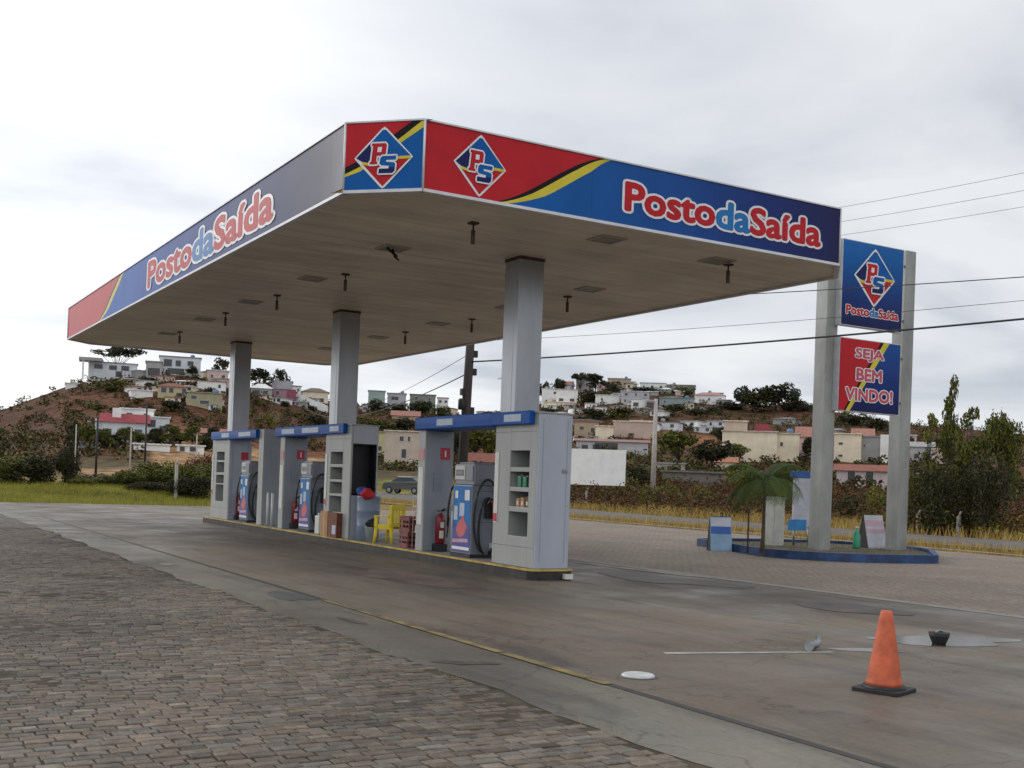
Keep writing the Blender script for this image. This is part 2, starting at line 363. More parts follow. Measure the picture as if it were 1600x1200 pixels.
def polar_grid():
    az_f = np.radians(np.linspace(azp(-120), azp(1720), 300)); az_b = np.radians(np.linspace(math.degrees(az_f[-1])+2, math.degrees(az_f[0])+358, 60))
    az = np.concatenate([az_f, az_b]); D = np.concatenate([[.5, 20, 40, 50], np.linspace(54, 200, 110), np.linspace(202.5, 520, 120), [560, 620, 700, 820, 1000, 1400, 2200, 3500]])
    A, DD = np.meshgrid(az, D, indexing='ij'); X, Y = np.sin(A)*DD, np.cos(A)*DD
    Z = terrain(X, Y)-.04
    C = ground_tints(X, Y)
    na, nd = X.shape
    V = np.stack([X, Y, Z], -1).reshape(-1, 3)
    I = np.arange(na*nd).reshape(na, nd); J = np.roll(I, -1, axis=0)
    Fc = np.stack([I[:, :-1], I[:, 1:], J[:, 1:], J[:, :-1]], -1).reshape(-1, 4)
    # (x=sin, y=cos): az grows clockwise, so this order faces up
    me = bpy.data.meshes.new('ground'); me.from_pydata(V.tolist(), [], Fc[:, ::-1].tolist())
    ca = me.color_attributes.new('tint', 'FLOAT_COLOR', 'POINT')
    ca.data.foreach_set('color', np.concatenate([C.reshape(-1, 3), np.ones((na*nd, 1))], 1).ravel())
    me.polygons.foreach_set('use_smooth', [True]*len(me.polygons))
    me.materials.append(mat('terrain', (.2, .15, .08), .95, .55, .5, bump=1.0, bscale=1.5, attr=True, spec=.1))
    me.update()
    if me.polygons[5000].normal.z < 0: me.flip_normals()
    o = bpy.data.objects.new('ground', me); COL.objects.link(o); tag(o, kind='structure')
polar_grid()

def paver_mat(name, c1, c2, mortar, sc_, bw, rot=0.0, dirt=(.5, 1.15), tanw=0):
    mt = bpy.data.materials.new(name); mt.use_nodes = True; nt = mt.node_tree; b = nt.nodes['Principled BSDF']; Lk = nt.links.new
    b.inputs['Roughness'].default_value = .75; b.inputs['Specular IOR Level'].default_value = .35
    t = nt.nodes.new('ShaderNodeTexCoord')
    n0 = nt.nodes.new('ShaderNodeTexNoise'); n0.inputs['Scale'].default_value = 5; n0.inputs['Detail'].default_value = 2; Lk(t.outputs['Object'], n0.inputs['Vector'])
    sb = nt.nodes.new('ShaderNodeVectorMath'); sb.operation = 'SUBTRACT'; Lk(n0.outputs['Color'], sb.inputs[0]); sb.inputs[1].default_value = (.5, .5, .5)
    scl = nt.nodes.new('ShaderNodeVectorMath'); scl.operation = 'SCALE'; scl.inputs['Scale'].default_value = .075; Lk(sb.outputs[0], scl.inputs[0])
    ad = nt.nodes.new('ShaderNodeVectorMath'); ad.operation = 'ADD'; Lk(t.outputs['Object'], ad.inputs[0]); Lk(scl.outputs[0], ad.inputs[1])
    mp = nt.nodes.new('ShaderNodeMapping'); mp.inputs['Rotation'].default_value = (0, 0, rot); Lk(ad.outputs[0], mp.inputs[0])
    br = nt.nodes.new('ShaderNodeTexBrick'); Lk(mp.outputs[0], br.inputs['Vector'])
    br.inputs['Color1'].default_value = (*c1, 1); br.inputs['Color2'].default_value = (*c2, 1); br.inputs['Mortar'].default_value = (*mortar, 1)
    br.inputs['Scale'].default_value = sc_; br.inputs['Brick Width'].default_value = bw; br.inputs['Row Height'].default_value = .25
    br.inputs['Mortar Size'].default_value = .018; br.inputs['Mortar Smooth'].default_value = .35; br.inputs['Bias'].default_value = 0
    n1 = nt.nodes.new('ShaderNodeTexNoise'); n1.inputs['Scale'].default_value = .45; n1.inputs['Detail'].default_value = 6; n1.inputs['Roughness'].default_value = .65; Lk(t.outputs['Object'], n1.inputs['Vector'])
    n2 = nt.nodes.new('ShaderNodeTexNoise'); n2.inputs['Scale'].default_value = 11; n2.inputs['Detail'].default_value = 5; n2.inputs['Roughness'].default_value = .7; Lk(t.outputs['Object'], n2.inputs['Vector'])
    a = nt.nodes.new('ShaderNodeMapRange'); a.inputs[1].default_value = .3; a.inputs[2].default_value = .7; a.inputs[3].default_value = dirt[0]; a.inputs[4].default_value = dirt[1]; Lk(n1.outputs[0], a.inputs[0])
    c = nt.nodes.new('ShaderNodeMapRange'); c.inputs[1].default_value = .3; c.inputs[2].default_value = .72; c.inputs[3].default_value = .62; c.inputs[4].default_value = 1.4; Lk(n2.outputs[0], c.inputs[0])
    mu = nt.nodes.new('ShaderNodeMath'); mu.operation = 'MULTIPLY'; Lk(a.outputs[0], mu.inputs[0]); Lk(c.outputs[0], mu.inputs[1])
    v = nt.nodes.new('ShaderNodeVectorMath'); v.operation = 'SCALE'; Lk(br.outputs['Color'], v.inputs[0]); Lk(mu.outputs[0], v.inputs['Scale'])
    Lk(v.outputs[0], b.inputs['Base Color'])
    h = nt.nodes.new('ShaderNodeMath'); h.operation = 'SUBTRACT'; Lk(n2.outputs[0], h.inputs[0]); Lk(br.outputs['Fac'], h.inputs[1])
    bp = nt.nodes.new('ShaderNodeBump'); bp.inputs['Strength'].default_value = .9; bp.inputs['Distance'].default_value = .022; Lk(h.outputs[0], bp.inputs['Height']); Lk(bp.outputs[0], b.inputs['Normal'])
    return mt
m_pav = paver_mat('stone_setts', (.205, .170, .140), (.075, .062, .054), (.050, .041, .033), 1.75, .36, R(90), (.62, 1.22))
m_pav2 = paver_mat('tan_setts', (.285, .232, .182), (.235, .190, .148), (.185, .148, .115), 1.75, .4, R(0), (.80, 1.12))
def concrete_mat():
    mt = bpy.data.materials.new('worn_concrete'); mt.use_nodes = True; nt = mt.node_tree; b = nt.nodes['Principled BSDF']; Lk = nt.links.new
    b.inputs['Specular IOR Level'].default_value = .5
    t = nt.nodes.new('ShaderNodeTexCoord')
    def noise(s, d=6, r=.6, st=None, dist=0):
        n = nt.nodes.new('ShaderNodeTexNoise'); n.inputs['Scale'].default_value = s; n.inputs['Detail'].default_value = d; n.inputs['Roughness'].default_value = r; n.inputs['Distortion'].default_value = dist
        if st:
            mp = nt.nodes.new('ShaderNodeMapping'); mp.inputs['Scale'].default_value = st; Lk(t.outputs['Object'], mp.inputs[0]); Lk(mp.outputs[0], n.inputs['Vector'])
        else: Lk(t.outputs['Object'], n.inputs['Vector'])
        return n.outputs[0]
    base = nt.nodes.new('ShaderNodeValToRGB'); Lk(noise(.22, 7, .62, (1, .6, 1), .4), base.inputs[0])
    el = base.color_ramp.elements; el[0].position = .3; el[0].color = (.085, .070, .060, 1); el[1].position = .68; el[1].color = (.235, .215, .185, 1)
    q = el.new(.42); q.color = (.135, .118, .102, 1); q = el.new(.54); q.color = (.175, .160, .140, 1)
    st = nt.nodes.new('ShaderNodeMapRange'); st.inputs[1].default_value = .52; st.inputs[2].default_value = .72; st.inputs[3].default_value = 1.0; st.inputs[4].default_value = .55
    Lk(noise(.9, 5, .6, (1.6, .35, 1), .8), st.inputs[0])
    fn = nt.nodes.new('ShaderNodeMapRange'); fn.inputs[1].default_value = .3; fn.inputs[2].default_value = .7; fn.inputs[3].default_value = .82; fn.inputs[4].default_value = 1.16; Lk(noise(14, 6, .75), fn.inputs[0])
    # darker oily lanes beside the island
    sp = nt.nodes.new('ShaderNodeSeparateXYZ'); Lk(t.outputs['Object'], sp.inputs[0])
    def gauss(c, w):
        s1 = nt.nodes.new('ShaderNodeMath'); s1.operation = 'SUBTRACT'; Lk(sp.outputs[0], s1.inputs[0]); s1.inputs[1].default_value = c
        s2 = nt.nodes.new('ShaderNodeMath'); s2.operation = 'MULTIPLY'; Lk(s1.outputs[0], s2.inputs[0]); Lk(s1.outputs[0], s2.inputs[1])
        s3 = nt.nodes.new('ShaderNodeMath'); s3.operation = 'MULTIPLY'; Lk(s2.outputs[0], s3.inputs[0]); s3.inputs[1].default_value = -1/(w*w)
        s4 = nt.nodes.new('ShaderNodeMath'); s4.operation = 'EXPONENT'; Lk(s3.outputs[0], s4.inputs[0]); return s4.outputs[0]
    yy = nt.nodes.new('ShaderNodeMapRange'); yy.inputs[1].default_value = 10.5; yy.inputs[2].default_value = 15.5; yy.inputs[3].default_value = 0; yy.inputs[4].default_value = 1; Lk(sp.outputs[1], yy.inputs[0])
    y2 = nt.nodes.new('ShaderNodeMapRange'); y2.inputs[1].default_value = 34; y2.inputs[2].default_value = 42; y2.inputs[3].default_value = 1; y2.inputs[4].default_value = 0; Lk(sp.outputs[1], y2.inputs[0])
    g = nt.nodes.new('ShaderNodeMath'); g.operation = 'ADD'; Lk(gauss(8.6, 1.5), g.inputs[0]); Lk(gauss(13.2, 1.2), g.inputs[1])
    g2 = nt.nodes.new('ShaderNodeMath'); g2.operation = 'MULTIPLY'; Lk(g.outputs[0], g2.inputs[0]); Lk(yy.outputs[0], g2.inputs[1])
    g4 = nt.nodes.new('ShaderNodeMath'); g4.operation = 'MULTIPLY'; Lk(g2.outputs[0], g4.inputs[0]); Lk(y2.outputs[0], g4.inputs[1])
    g3 = nt.nodes.new('ShaderNodeMapRange'); g3.inputs[1].default_value = 0; g3.inputs[2].default_value = 1; g3.inputs[3].default_value = 1.05; g3.inputs[4].default_value = .62; Lk(g4.outputs[0], g3.inputs[0])
    cur = base.outputs[0]
    for s in (st.outputs[0], fn.outputs[0], g3.outputs[0]):
        v = nt.nodes.new('ShaderNodeVectorMath'); v.operation = 'SCALE'; Lk(cur, v.inputs[0]); Lk(s, v.inputs['Scale']); cur = v.outputs[0]
    hm = nt.nodes.new('ShaderNodeMapRange'); hm.inputs[1].default_value = .42; hm.inputs[2].default_value = .58; Lk(noise(.33, 4, .55, None, .6), hm.inputs[0])
    hc = nt.nodes.new('ShaderNodeMixRGB'); hc.inputs[1].default_value = (.99, .93, .86, 1); hc.inputs[2].default_value = (.93, .93, .90, 1); Lk(hm.outputs[0], hc.inputs[0])
    v = nt.nodes.new('ShaderNodeVectorMath'); v.operation = 'MULTIPLY'; Lk(cur, v.inputs[0]); Lk(hc.outputs[0], v.inputs[1]); cur = v.outputs[0]
    ty = nt.nodes.new('ShaderNodeMapRange'); ty.inputs[1].default_value = .55; ty.inputs[2].default_value = .66; ty.inputs[3].default_value = 1; ty.inputs[4].default_value = .8; Lk(noise(1.0, 3, .5, (3.2, .10, 1)), ty.inputs[0])
    v = nt.nodes.new('ShaderNodeVectorMath'); v.operation = 'SCALE'; Lk(cur, v.inputs[0]); Lk(ty.outputs[0], v.inputs['Scale']); cur = v.outputs[0]
    vo = nt.nodes.new('ShaderNodeTexVoronoi'); vo.feature = 'DISTANCE_TO_EDGE'; vo.inputs['Scale'].default_value = .33
    wn_ = nt.nodes.new('ShaderNodeTexNoise'); wn_.inputs['Scale'].default_value = 1.6; wn_.inputs['Detail'].default_value = 5; Lk(t.outputs['Object'], wn_.inputs['Vector'])
    w2 = nt.nodes.new('ShaderNodeVectorMath'); w2.operation = 'SCALE'; w2.inputs['Scale'].default_value = .9; Lk(wn_.outputs['Color'], w2.inputs[0])
    w3 = nt.nodes.new('ShaderNodeVectorMath'); w3.operation = 'ADD'; Lk(w2.outputs[0], w3.inputs[0]); Lk(t.outputs['Object'], w3.inputs[1]); Lk(w3.outputs[0], vo.inputs['Vector'])
    cr = nt.nodes.new('ShaderNodeMapRange'); cr.inputs[1].default_value = .0; cr.inputs[2].default_value = .006; cr.inputs[3].default_value = .55; cr.inputs[4].default_value = 1; Lk(vo.outputs['Distance'], cr.inputs[0])
    v = nt.nodes.new('ShaderNodeVectorMath'); v.operation = 'SCALE'; Lk(cur, v.inputs[0]); Lk(cr.outputs[0], v.inputs['Scale']); cur = v.outputs[0]
    # fine dark specks, drips and scuffs
    sk = nt.nodes.new('ShaderNodeMapRange'); sk.inputs[1].default_value = .66; sk.inputs[2].default_value = .74; sk.inputs[3].default_value = 1; sk.inputs[4].default_value = .6; Lk(noise(4.5, 3, .5), sk.inputs[0])
    v = nt.nodes.new('ShaderNodeVectorMath'); v.operation = 'SCALE'; Lk(cur, v.inputs[0]); Lk(sk.outputs[0], v.inputs['Scale']); cur = v.outputs[0]
    # joints every 3.3 m across the lanes
    mo = nt.nodes.new('ShaderNodeMath'); mo.operation = 'PINGPONG'; Lk(sp.outputs[1], mo.inputs[0]); mo.inputs[1].default_value = 1.9
    jt = nt.nodes.new('ShaderNodeMapRange'); jt.inputs[1].default_value = 0; jt.inputs[2].default_value = .02; jt.inputs[3].default_value = .62; jt.inputs[4].default_value = 1; Lk(mo.outputs[0], jt.inputs[0])
    v = nt.nodes.new('ShaderNodeVectorMath'); v.operation = 'SCALE'; Lk(cur, v.inputs[0]); Lk(jt.outputs[0], v.inputs['Scale']); cur = v.outputs[0]
    sd2 = nt.nodes.new('ShaderNodeMapRange'); sd2.inputs[1].default_value = 5.66; sd2.inputs[2].default_value = 5.72; Lk(sp.outputs[0], sd2.inputs[0])
    tm = nt.nodes.new('ShaderNodeMixRGB'); tm.inputs[1].default_value = (.87, .90, .86, 1); tm.inputs[2].default_value = (.89, .82, .74, 1); Lk(sd2.outputs[0], tm.inputs[0])
    v = nt.nodes.new('ShaderNodeVectorMath'); v.operation = 'MULTIPLY'; Lk(cur, v.inputs[0]); Lk(tm.outputs[0], v.inputs[1]); cur = v.outputs[0]
    Lk(cur, b.inputs['Base Color'])
    rr = nt.nodes.new('ShaderNodeMapRange'); rr.inputs[1].default_value = .35; rr.inputs[2].default_value = .65; rr.inputs[3].default_value = .42; rr.inputs[4].default_value = .8; Lk(noise(.6, 5, .6), rr.inputs[0]); Lk(rr.outputs[0], b.inputs['Roughness'])
    bp = nt.nodes.new('ShaderNodeBump'); bp.inputs['Strength'].default_value = .25; bp.inputs['Distance'].default_value = .01; Lk(noise(20, 5, .7), bp.inputs['Height']); Lk(bp.outputs[0], b.inputs['Normal'])
    return mt
m_concrete = concrete_mat()
m_asphalt = mat('asphalt', (.12, .112, .105), .85, .2, 1.2, bump=.3)
PX = 4.62
def wob(x, y): return x + .05*math.sin(y*1.7)+.03*math.sin(y*4.1)
ys = [-30+.5*k for k in range(171)]
mb = MB()
for a, b in zip(ys, ys[1:]): mb.face([(-40, a, 0), (wob(PX, a), a, 0), (wob(PX, b), b, 0), (-40, b, 0)], m_pav)
structure(mb, 'paving')
YF = 55.3
def setts():
    g = np.random.default_rng(21); V, F_, Cc = [], [], []
    rows = np.arange(2.6, 33, .104); k = 0
    for ri, y in enumerate(rows):
        x = -3.2+(.11 if ri % 2 else 0)+g.uniform(-.02, .02)
        while True:
            w = g.uniform(.13, .20); h = .104; x1 = x+w
            if x1 > wob(PX, y)+.03: break
            if x > -.4+.02*y*0 or y < 12:
                gp = .0045; j = lambda: g.uniform(-.005, .005); z = .011+g.uniform(-.004, .004)+.008*math.sin(x*1.3+y*.7)*math.sin(y*1.1); tx, ty = g.uniform(-.02, .02), g.uniform(-.025, .025)
                o = [(x+gp+j(), y+gp+j()), (x1-gp+j(), y+gp+j()), (x1-gp+j(), y+h-gp+j()), (x+gp+j(), y+h-gp+j())]
                cx, cy = (x+x1)/2, y+h/2
                n = len(V)
                for a, b in o: V.append((a, b, -.002))
                for a, b in o: V.append((a, b, z-.005+(a-cx)*tx+(b-cy)*ty))
                for a, b in o: V.append((cx+(a-cx)*.90, cy+(b-cy)*.84, z+(a-cx)*tx+(b-cy)*ty))
                for q in range(4):
                    p = (q+1) % 4; F_.append((n+q, n+p, n+4+p, n+4+q)); F_.append((n+4+q, n+4+p, n+8+p, n+8+q))
                F_.append((n+8, n+9, n+10, n+11))
                big = .5+.5*math.sin(x*.9+1.3*math.sin(y*.5))*math.sin(y*.8+1.1*math.sin(x*.7+1))
                t = .62+.36*big+(.16 if y < 7.5+math.sin(x*1.2) else 0)+g.normal()*.15+(.4 if g.random() < .06*(1 if y < 8 else .5) else 0); t = max(t, .35)
                warm = g.uniform(-.06, .08)
                Cc += [(.155*t*(1+warm), .130*t, .104*t*(1-warm), 1)]*12
            x = x1+g.uniform(0, .006)
    me = bpy.data.meshes.new('stone_setts'); me.from_pydata(V, [], F_)
    ca = me.color_attributes.new('tint', 'FLOAT_COLOR', 'POINT'); ca.data.foreach_set('color', np.array(Cc).ravel())
    me.materials.append(mat('sett_stone', (.15, .13, .11), .78, .22, 9, bump=.7, bscale=45, attr=True, spec=.3)); me.update()
    o = bpy.data.objects.new('stone_setts', me); COL.objects.link(o); tag(o, kind='stuff')
    mb = MB()
    for a, b in zip(ys[64:126], ys[65:127]): mb.face([(-3.3, a, .003), (wob(PX, a)-.01, a, .003), (wob(PX, b)-.01, b, .003), (-3.3, b, .003)], mat('joint_soil', (.078, .066, .048), .95, .35, 2.5, spec=.1))
    structure(mb, 'joint_soil')
setts()
mb = MB()
for a, b in zip(ys, ys[1:]): mb.face([(wob(PX, a), a, .004), (14.8-.05*min(a, 20)+.75, a, .004), (14.8-.05*min(b, 20)+.75, b, .004), (wob(PX, b), b, .004)], m_concrete)
structure(mb, 'forecourt')
mb = MB()
for a, b in zip(ys, ys[1:]): mb.face([(14.8-.05*min(a, 20)+.75, a, .002), (30.6, a, .002), (30.6, b, .002), (14.8-.05*min(b, 20)+.75, b, .002)], m_pav2)
structure(mb, 'paving_beyond')
mb = MB()          # smooth concrete kerb strip along the forecourt's right edge
for a, b in zip(ys[50:120], ys[51:121]):
    f = lambda q: 14.8-.05*min(q, 20)+.75
    mb.face([(f(a)-.28, a, .009), (f(a), a, .009), (f(b), b, .009), (f(b)-.28, b, .009)], mat('kerb_concrete', (.27, .255, .23), .8, .15, 3))
structure(mb, 'edge_strip')
def on_ground(pts, dz): return [(x, y, float(terrain(x, y))+dz) for x, y in pts]
mb = MB()
rys = [-60+2*k for k in range(92)]
for a, b in zip(rys, rys[1:]): mb.face(on_ground([(34.2, a), (42.0, a), (42.0, b), (34.2, b)], .03), m_asphalt)
structure(mb, 'road')
mb = MB()
for a, b in zip(rys, rys[1:]):
    mb.face(on_ground([(30.6, a), (31.0, a), (31.0, b), (30.6, b)], .06), mat('verge_kerb', (.25, .22, .18), .85, .2, 2))
    mb.face(on_ground([(33.8, a), (34.2, a), (34.2, b), (33.8, b)], .06), MATS['verge_kerb'])
structure(mb, 'verge_kerb')

# drain channel: yellow painted edge, then open grating towards the camera
mb = MB()
mb.box(5.655, 5.735, -8, 40, -.02, .010, mat('grate_iron', (.035, .03, .028), .6, .3, 6))
for a, b, w0, w1 in ((7.9, 9.7, 5.63, 5.74), (9.75, 12.7, 5.63, 5.73), (12.75, 14.6, 5.64, 5.71)):
    mb.face([(w0, a, .014), (w1, a, .014), (w1, b, .014), (w0, b, .014)], mat('worn_yellow', (.20, .148, .055), .8, .45, 4))
structure(mb, 'drain_channel')
def ground_patch(name, pts, m, z=.008): return structure(MB().face([(x, y, z) for x, y in pts], m), name)
m_wpaint = mat('worn_white_paint', (.34, .35, .35), .7, .35, 3)
m_wet = mat('wet_concrete', (.075, .078, .075), .33, .2, 2)
ground_patch('painted_line', [(7.3, 9.17), (9.2, 8.68), (9.23, 8.76), (7.33, 9.26)], m_wpaint)
def blob(cx, cy, rx, ry, rot=0, n=26, seed=1):
    q = random.Random(seed); o = []; ph = [q.uniform(0, 6.28) for _ in range(3)]
    for k in range(n):
        t = 2*math.pi*k/n; rr = 1+.22*math.sin(2*t+ph[0])+.14*math.sin(3*t+ph[1])+.08*math.sin(5*t+ph[2])
        a, b = rx*rr*math.cos(t), ry*rr*math.sin(t); o.append((cx+a*math.cos(rot)-b*math.sin(rot), cy+a*math.sin(rot)+b*math.cos(rot)))
    return o
m_pud = mat('shallow_water', (.10, .095, .085), .2, .1, 2, spec=.6)
ground_patch('puddle', blob(11.35, 9.0, .95, .42, -.45, seed=23), m_pud)
ground_patch('puddle', blob(9.75, 8.72, .5, .12, -.4, seed=24), m_pud)
ground_patch('puddle', blob(5.42, 15.2, .22, .75, .05, seed=3), m_wet)
ground_patch('puddle', blob(5.05, 20.7, .10, .22, .1, seed=4), m_wet)
ground_patch('stain', blob(5.05, 9.3, .10, .28, 1.0, seed=5), mat('dark_stain', (.07, .065, .06), .5, .3, 4))
ground_patch('stain', blob(8.4, 17.5, .5, 2.2, .1, seed=8), mat('brown_stain', (.11, .075, .06), .7, .4, 1.3))
ground_patch('stain', blob(13.2, 16.6, .7, 1.6, .1, seed=12), mat('tyre_stain', (.085, .066, .058), .6, .35, 1.5), .010)
ground_patch('stain', blob(13.1, 12.2, .5, 1.3, -.2, seed=13), MATS['tyre_stain'], .010)
ground_patch('stain', blob(5.2, 12.4, .06, .35, .2, seed=14), MATS['tyre_stain'], .009)
ground_patch('stain', blob(14.1, 18.6, .16, 1.9, .1, seed=9), mat('pale_stain', (.30, .28, .25), .75, .35, 1.3), .012)

# ------------------------------------------------------------------ canopy
XL, XR, YN, YB, H, FH, C = 6.135, 16.212, 14.704, 40.167, 5.839, 1.02, .863
T = H+FH
canopy = thing('fuel_station_canopy', 'large flat fuel station canopy with red and blue fascia on three grey square columns', 'canopy')
outline = [(XL, YB-C), (XL, YN+C), (XL+C, YN), (XR-C, YN), (XR, YN+C), (XR, YB-C), (XR-C, YB), (XL+C, YB)]
# soffit made of long metal strips
def soffit_mat():
    mt = bpy.data.materials.new('soffit_strips'); mt.use_nodes = True; nt = mt.node_tree; b = nt.nodes['Principled BSDF']; Lk = nt.links.new
    b.inputs['Roughness'].default_value = .5; b.inputs['Specular IOR Level'].default_value = .3
    t = nt.nodes.new('ShaderNodeTexCoord'); sp = nt.nodes.new('ShaderNodeSeparateXYZ'); Lk(t.outputs['Object'], sp.inputs[0])
    def lines(axis, per, w, dark):
        a = nt.nodes.new('ShaderNodeMath'); a.operation = 'PINGPONG'; Lk(sp.outputs[axis], a.inputs[0]); a.inputs[1].default_value = per/2
        r = nt.nodes.new('ShaderNodeMapRange'); r.inputs[1].default_value = 0; r.inputs[2].default_value = w; r.inputs[3].default_value = dark; r.inputs[4].default_value = 1; Lk(a.outputs[0], r.inputs[0]); return r.outputs[0]
    n = nt.nodes.new('ShaderNodeTexNoise'); n.inputs['Scale'].default_value = .5; n.inputs['Detail'].default_value = 6; n.inputs['Roughness'].default_value = .65; Lk(t.outputs['Object'], n.inputs['Vector'])
    nr = nt.nodes.new('ShaderNodeMapRange'); nr.inputs[1].default_value = .3; nr.inputs[2].default_value = .7; nr.inputs[3].default_value = .74; nr.inputs[4].default_value = 1.08; Lk(n.outputs[0], nr.inputs[0])
    mp = nt.nodes.new('ShaderNodeMapping'); mp.inputs['Scale'].default_value = (.25, 2.2, 1); Lk(t.outputs['Object'], mp.inputs[0])
    n3 = nt.nodes.new('ShaderNodeTexNoise'); n3.inputs['Scale'].default_value = 1.2; n3.inputs['Detail'].default_value = 4; Lk(mp.outputs[0], n3.inputs['Vector'])
    n4 = nt.nodes.new('ShaderNodeMapRange'); n4.inputs[1].default_value = .35; n4.inputs[2].default_value = .65; n4.inputs[3].default_value = .84; n4.inputs[4].default_value = 1.06; Lk(n3.outputs[0], n4.inputs[0])
    cur = None
    for s in (lines(1, .6, .012, .86), lines(1, 2.4, .03, .70), lines(0, 4.0, .012, .75), nr.outputs[0], n4.outputs[0]):
        v = nt.nodes.new('ShaderNodeVectorMath'); v.operation = 'SCALE'
        if cur is None: v.inputs[0].default_value = (.78, .68, .56)
        else: Lk(cur, v.inputs[0])
        Lk(s, v.inputs['Scale']); cur = v.outputs[0]
    Lk(cur, b.inputs['Base Color']); return mt
ins = lambda d: [(XL+d, YB-C), (XL+d, YN+C), (XL+C, YN+d), (XR-C, YN+d), (XR-d, YN+C), (XR-d, YB-C), (XR-C, YB-d), (XL+C, YB-d)]
MB().prism(ins(.05), H+.03, H+.08, soffit_mat()).build('soffit', canopy)
MB().prism(ins(.1), T-.12, T-.06, mat('roof_sheet', (.4, .4, .4), .5)).build('roof', canopy)
def fascia(a, b, name='fascia'):
    """one straight run of fascia panel with trims; a -> b as read from outside"""
    a3, b3 = Vector((*a, H)), Vector((*b, H)); u = (b3-a3).normalized(); ln = (b3-a3).length
    return Face(a3, u), ln
def curveband(f, n=24): return [f(k/(n-1)) for k in range(n)]
def sband(t, a0, a1): # S-shaped boundary rising from (a0, 0) to (a1, FH)
    s = t; return a0+(a1-a0)*t, FH*(t*t*(3-2*t)*.75+t*.25)
def panel(fc, ln, gm, split, name, bw, flip=False):
    mb = MB()
    th = -.06
    # backing box of the panel (sides, back)
    q = [fc.p(0, 0, th), fc.p(ln, 0, th), fc.p(ln, FH, th), fc.p(0, FH, th)]
    fr = [fc.p(0, 0, 0), fc.p(ln, 0, 0), fc.p(ln, FH, 0), fc.p(0, FH, 0)]
    mb.face([q[1], q[0], q[3], q[2]], m_trim); mb.face([q[0], q[1], fr[1], fr[0]], m_trim); mb.face([fr[3], fr[2], q[2], q[3]], m_trim)
    mb.face([q[0], fr[0], fr[3], q[3]], m_trim); mb.face([fr[1], q[1], q[2], fr[2]], m_trim)
    if split is None: mb.face(fr, gm)
    else:
        a0, a1, wb, wy = split
        N = 24; c0 = [sband(k/(N-1), a0, a1) for k in range(N)]
        sh = lambda c, d: [(a+d*(.35+.65*min(1, (1-abs(2*k/(N-1)-1))*1.6)), b) for k, (a, b) in enumerate(c)]
        c1 = sh(c0, wb); c2 = sh(c1, wy)
        def strip(l, r, m):
            for k in range(N-1): mb.face([fc.p(*l[k]), fc.p(*r[k]), fc.p(*r[k+1]), fc.p(*l[k+1])], m)
        strip([(0, b) for a, b in c0], c0, m_red); strip(c0, c1, m_blk); strip(c1, c2, m_yel); strip(c2, [(ln, b) for a, b in c2], gm)
    return mb.build(name, canopy)
m_gfront = gradmat('fascia_print_front', 0, [(9, BLUE), (11.6, (.008, .07, .29)), (13.4, (.008, .03, .17)), (15.4, (.012, .012, .075))])
m_gleft = gradmat('fascia_print_glare_left', 1, [(15.5, (.18, .18, .22)), (16.5, (.05, .055, .10)), (18.0, (.010, .022, .10)), (24, (.006, .045, .24)), (29, (.004, .09, .38)), (35, (.004, .13, .48))], rough=.5, spec=.2)  # grey stops at the near end paint sky glare into the print colour
fcF, lnF = fascia((XL+C, YN), (XR-C, YN)); p1 = panel(fcF, lnF, m_gfront, (1.05, 3.2, .13, .24), 'fascia_panel', 0)
p1['label'] = 'short red to navy fascia with logo and shop name in front'
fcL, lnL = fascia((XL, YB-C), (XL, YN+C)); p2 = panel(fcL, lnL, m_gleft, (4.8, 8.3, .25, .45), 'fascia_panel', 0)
p2['label'] = 'long fascia with shop name, grey glare painted in at its near end'
fcC, lnC = fascia((XL, YN+C), (XL+C, YN)); p3 = panel(fcC, lnC, m_blue, (-.2, lnC*1.05, .09, .10), 'fascia_panel', 0)
p3['label'] = 'square corner panel with diamond logo'
for a, b in (((XR-C, YN), (XR, YN+C)), ((XR, YN+C), (XR, YB-C)), ((XR, YB-C), (XR-C, YB)), ((XR-C, YB), (XL+C, YB)), ((XL+C, YB), (XL, YB-C))):
    fc, ln = fascia(a, b); panel(fc, ln, m_navy, None, 'fascia_panel', 0)
# rework the corner panel's red area: the band rises from lower left to upper right
mb = MB()
c0 = [(0, .36), (.25, .47), (.6, .72), (.9, .92), (1.05, FH-.002)]
yb = [(0, .26), (.25, .37), (.6, .60), (.9, .80), (1.2, FH-.002)]
bb = [(0, .22), (.25, .30), (.6, .52), (.9, .72), (lnC-.001, FH-.10)]
poly(mb, fcC, [(0, .001), (lnC, .001), (lnC, FH-.001), (0, FH-.001)], m_blue, .003)
poly(mb, fcC, c0+[(0, FH-.002)], m_red, .006)
poly(mb, fcC, yb[:1]+yb[1:]+c0[::-1], m_blk, .006)
poly(mb, fcC, bb+yb[::-1], m_yel, .006)
mb.build('corner_print', p3)
logo(fcC, lnC/2, FH*.48, lnC*.37, FH*.44, 'logo', p3, e=.012)
logo(fcF, .92, FH*.50, .44, .455, 'logo', p1)
tmats = [m_red, m_lblue]; fmt = [0]*5+[1]*2+[0]*5
mb = MB(); letter(mb, fcF, 'PostodaSaída', 3.50, .21, 4.42, .56, .008, tmats, m_wht, fmt, bold=.038, obold=.095); mb.build('lettering', p1)
mb = MB(); letter(mb, fcL, 'PostodaSaída', 11.2, .13, 9.5, .76, .008, tmats, m_wht, fmt, bold=.038, obold=.095); mb.build('lettering', p2)
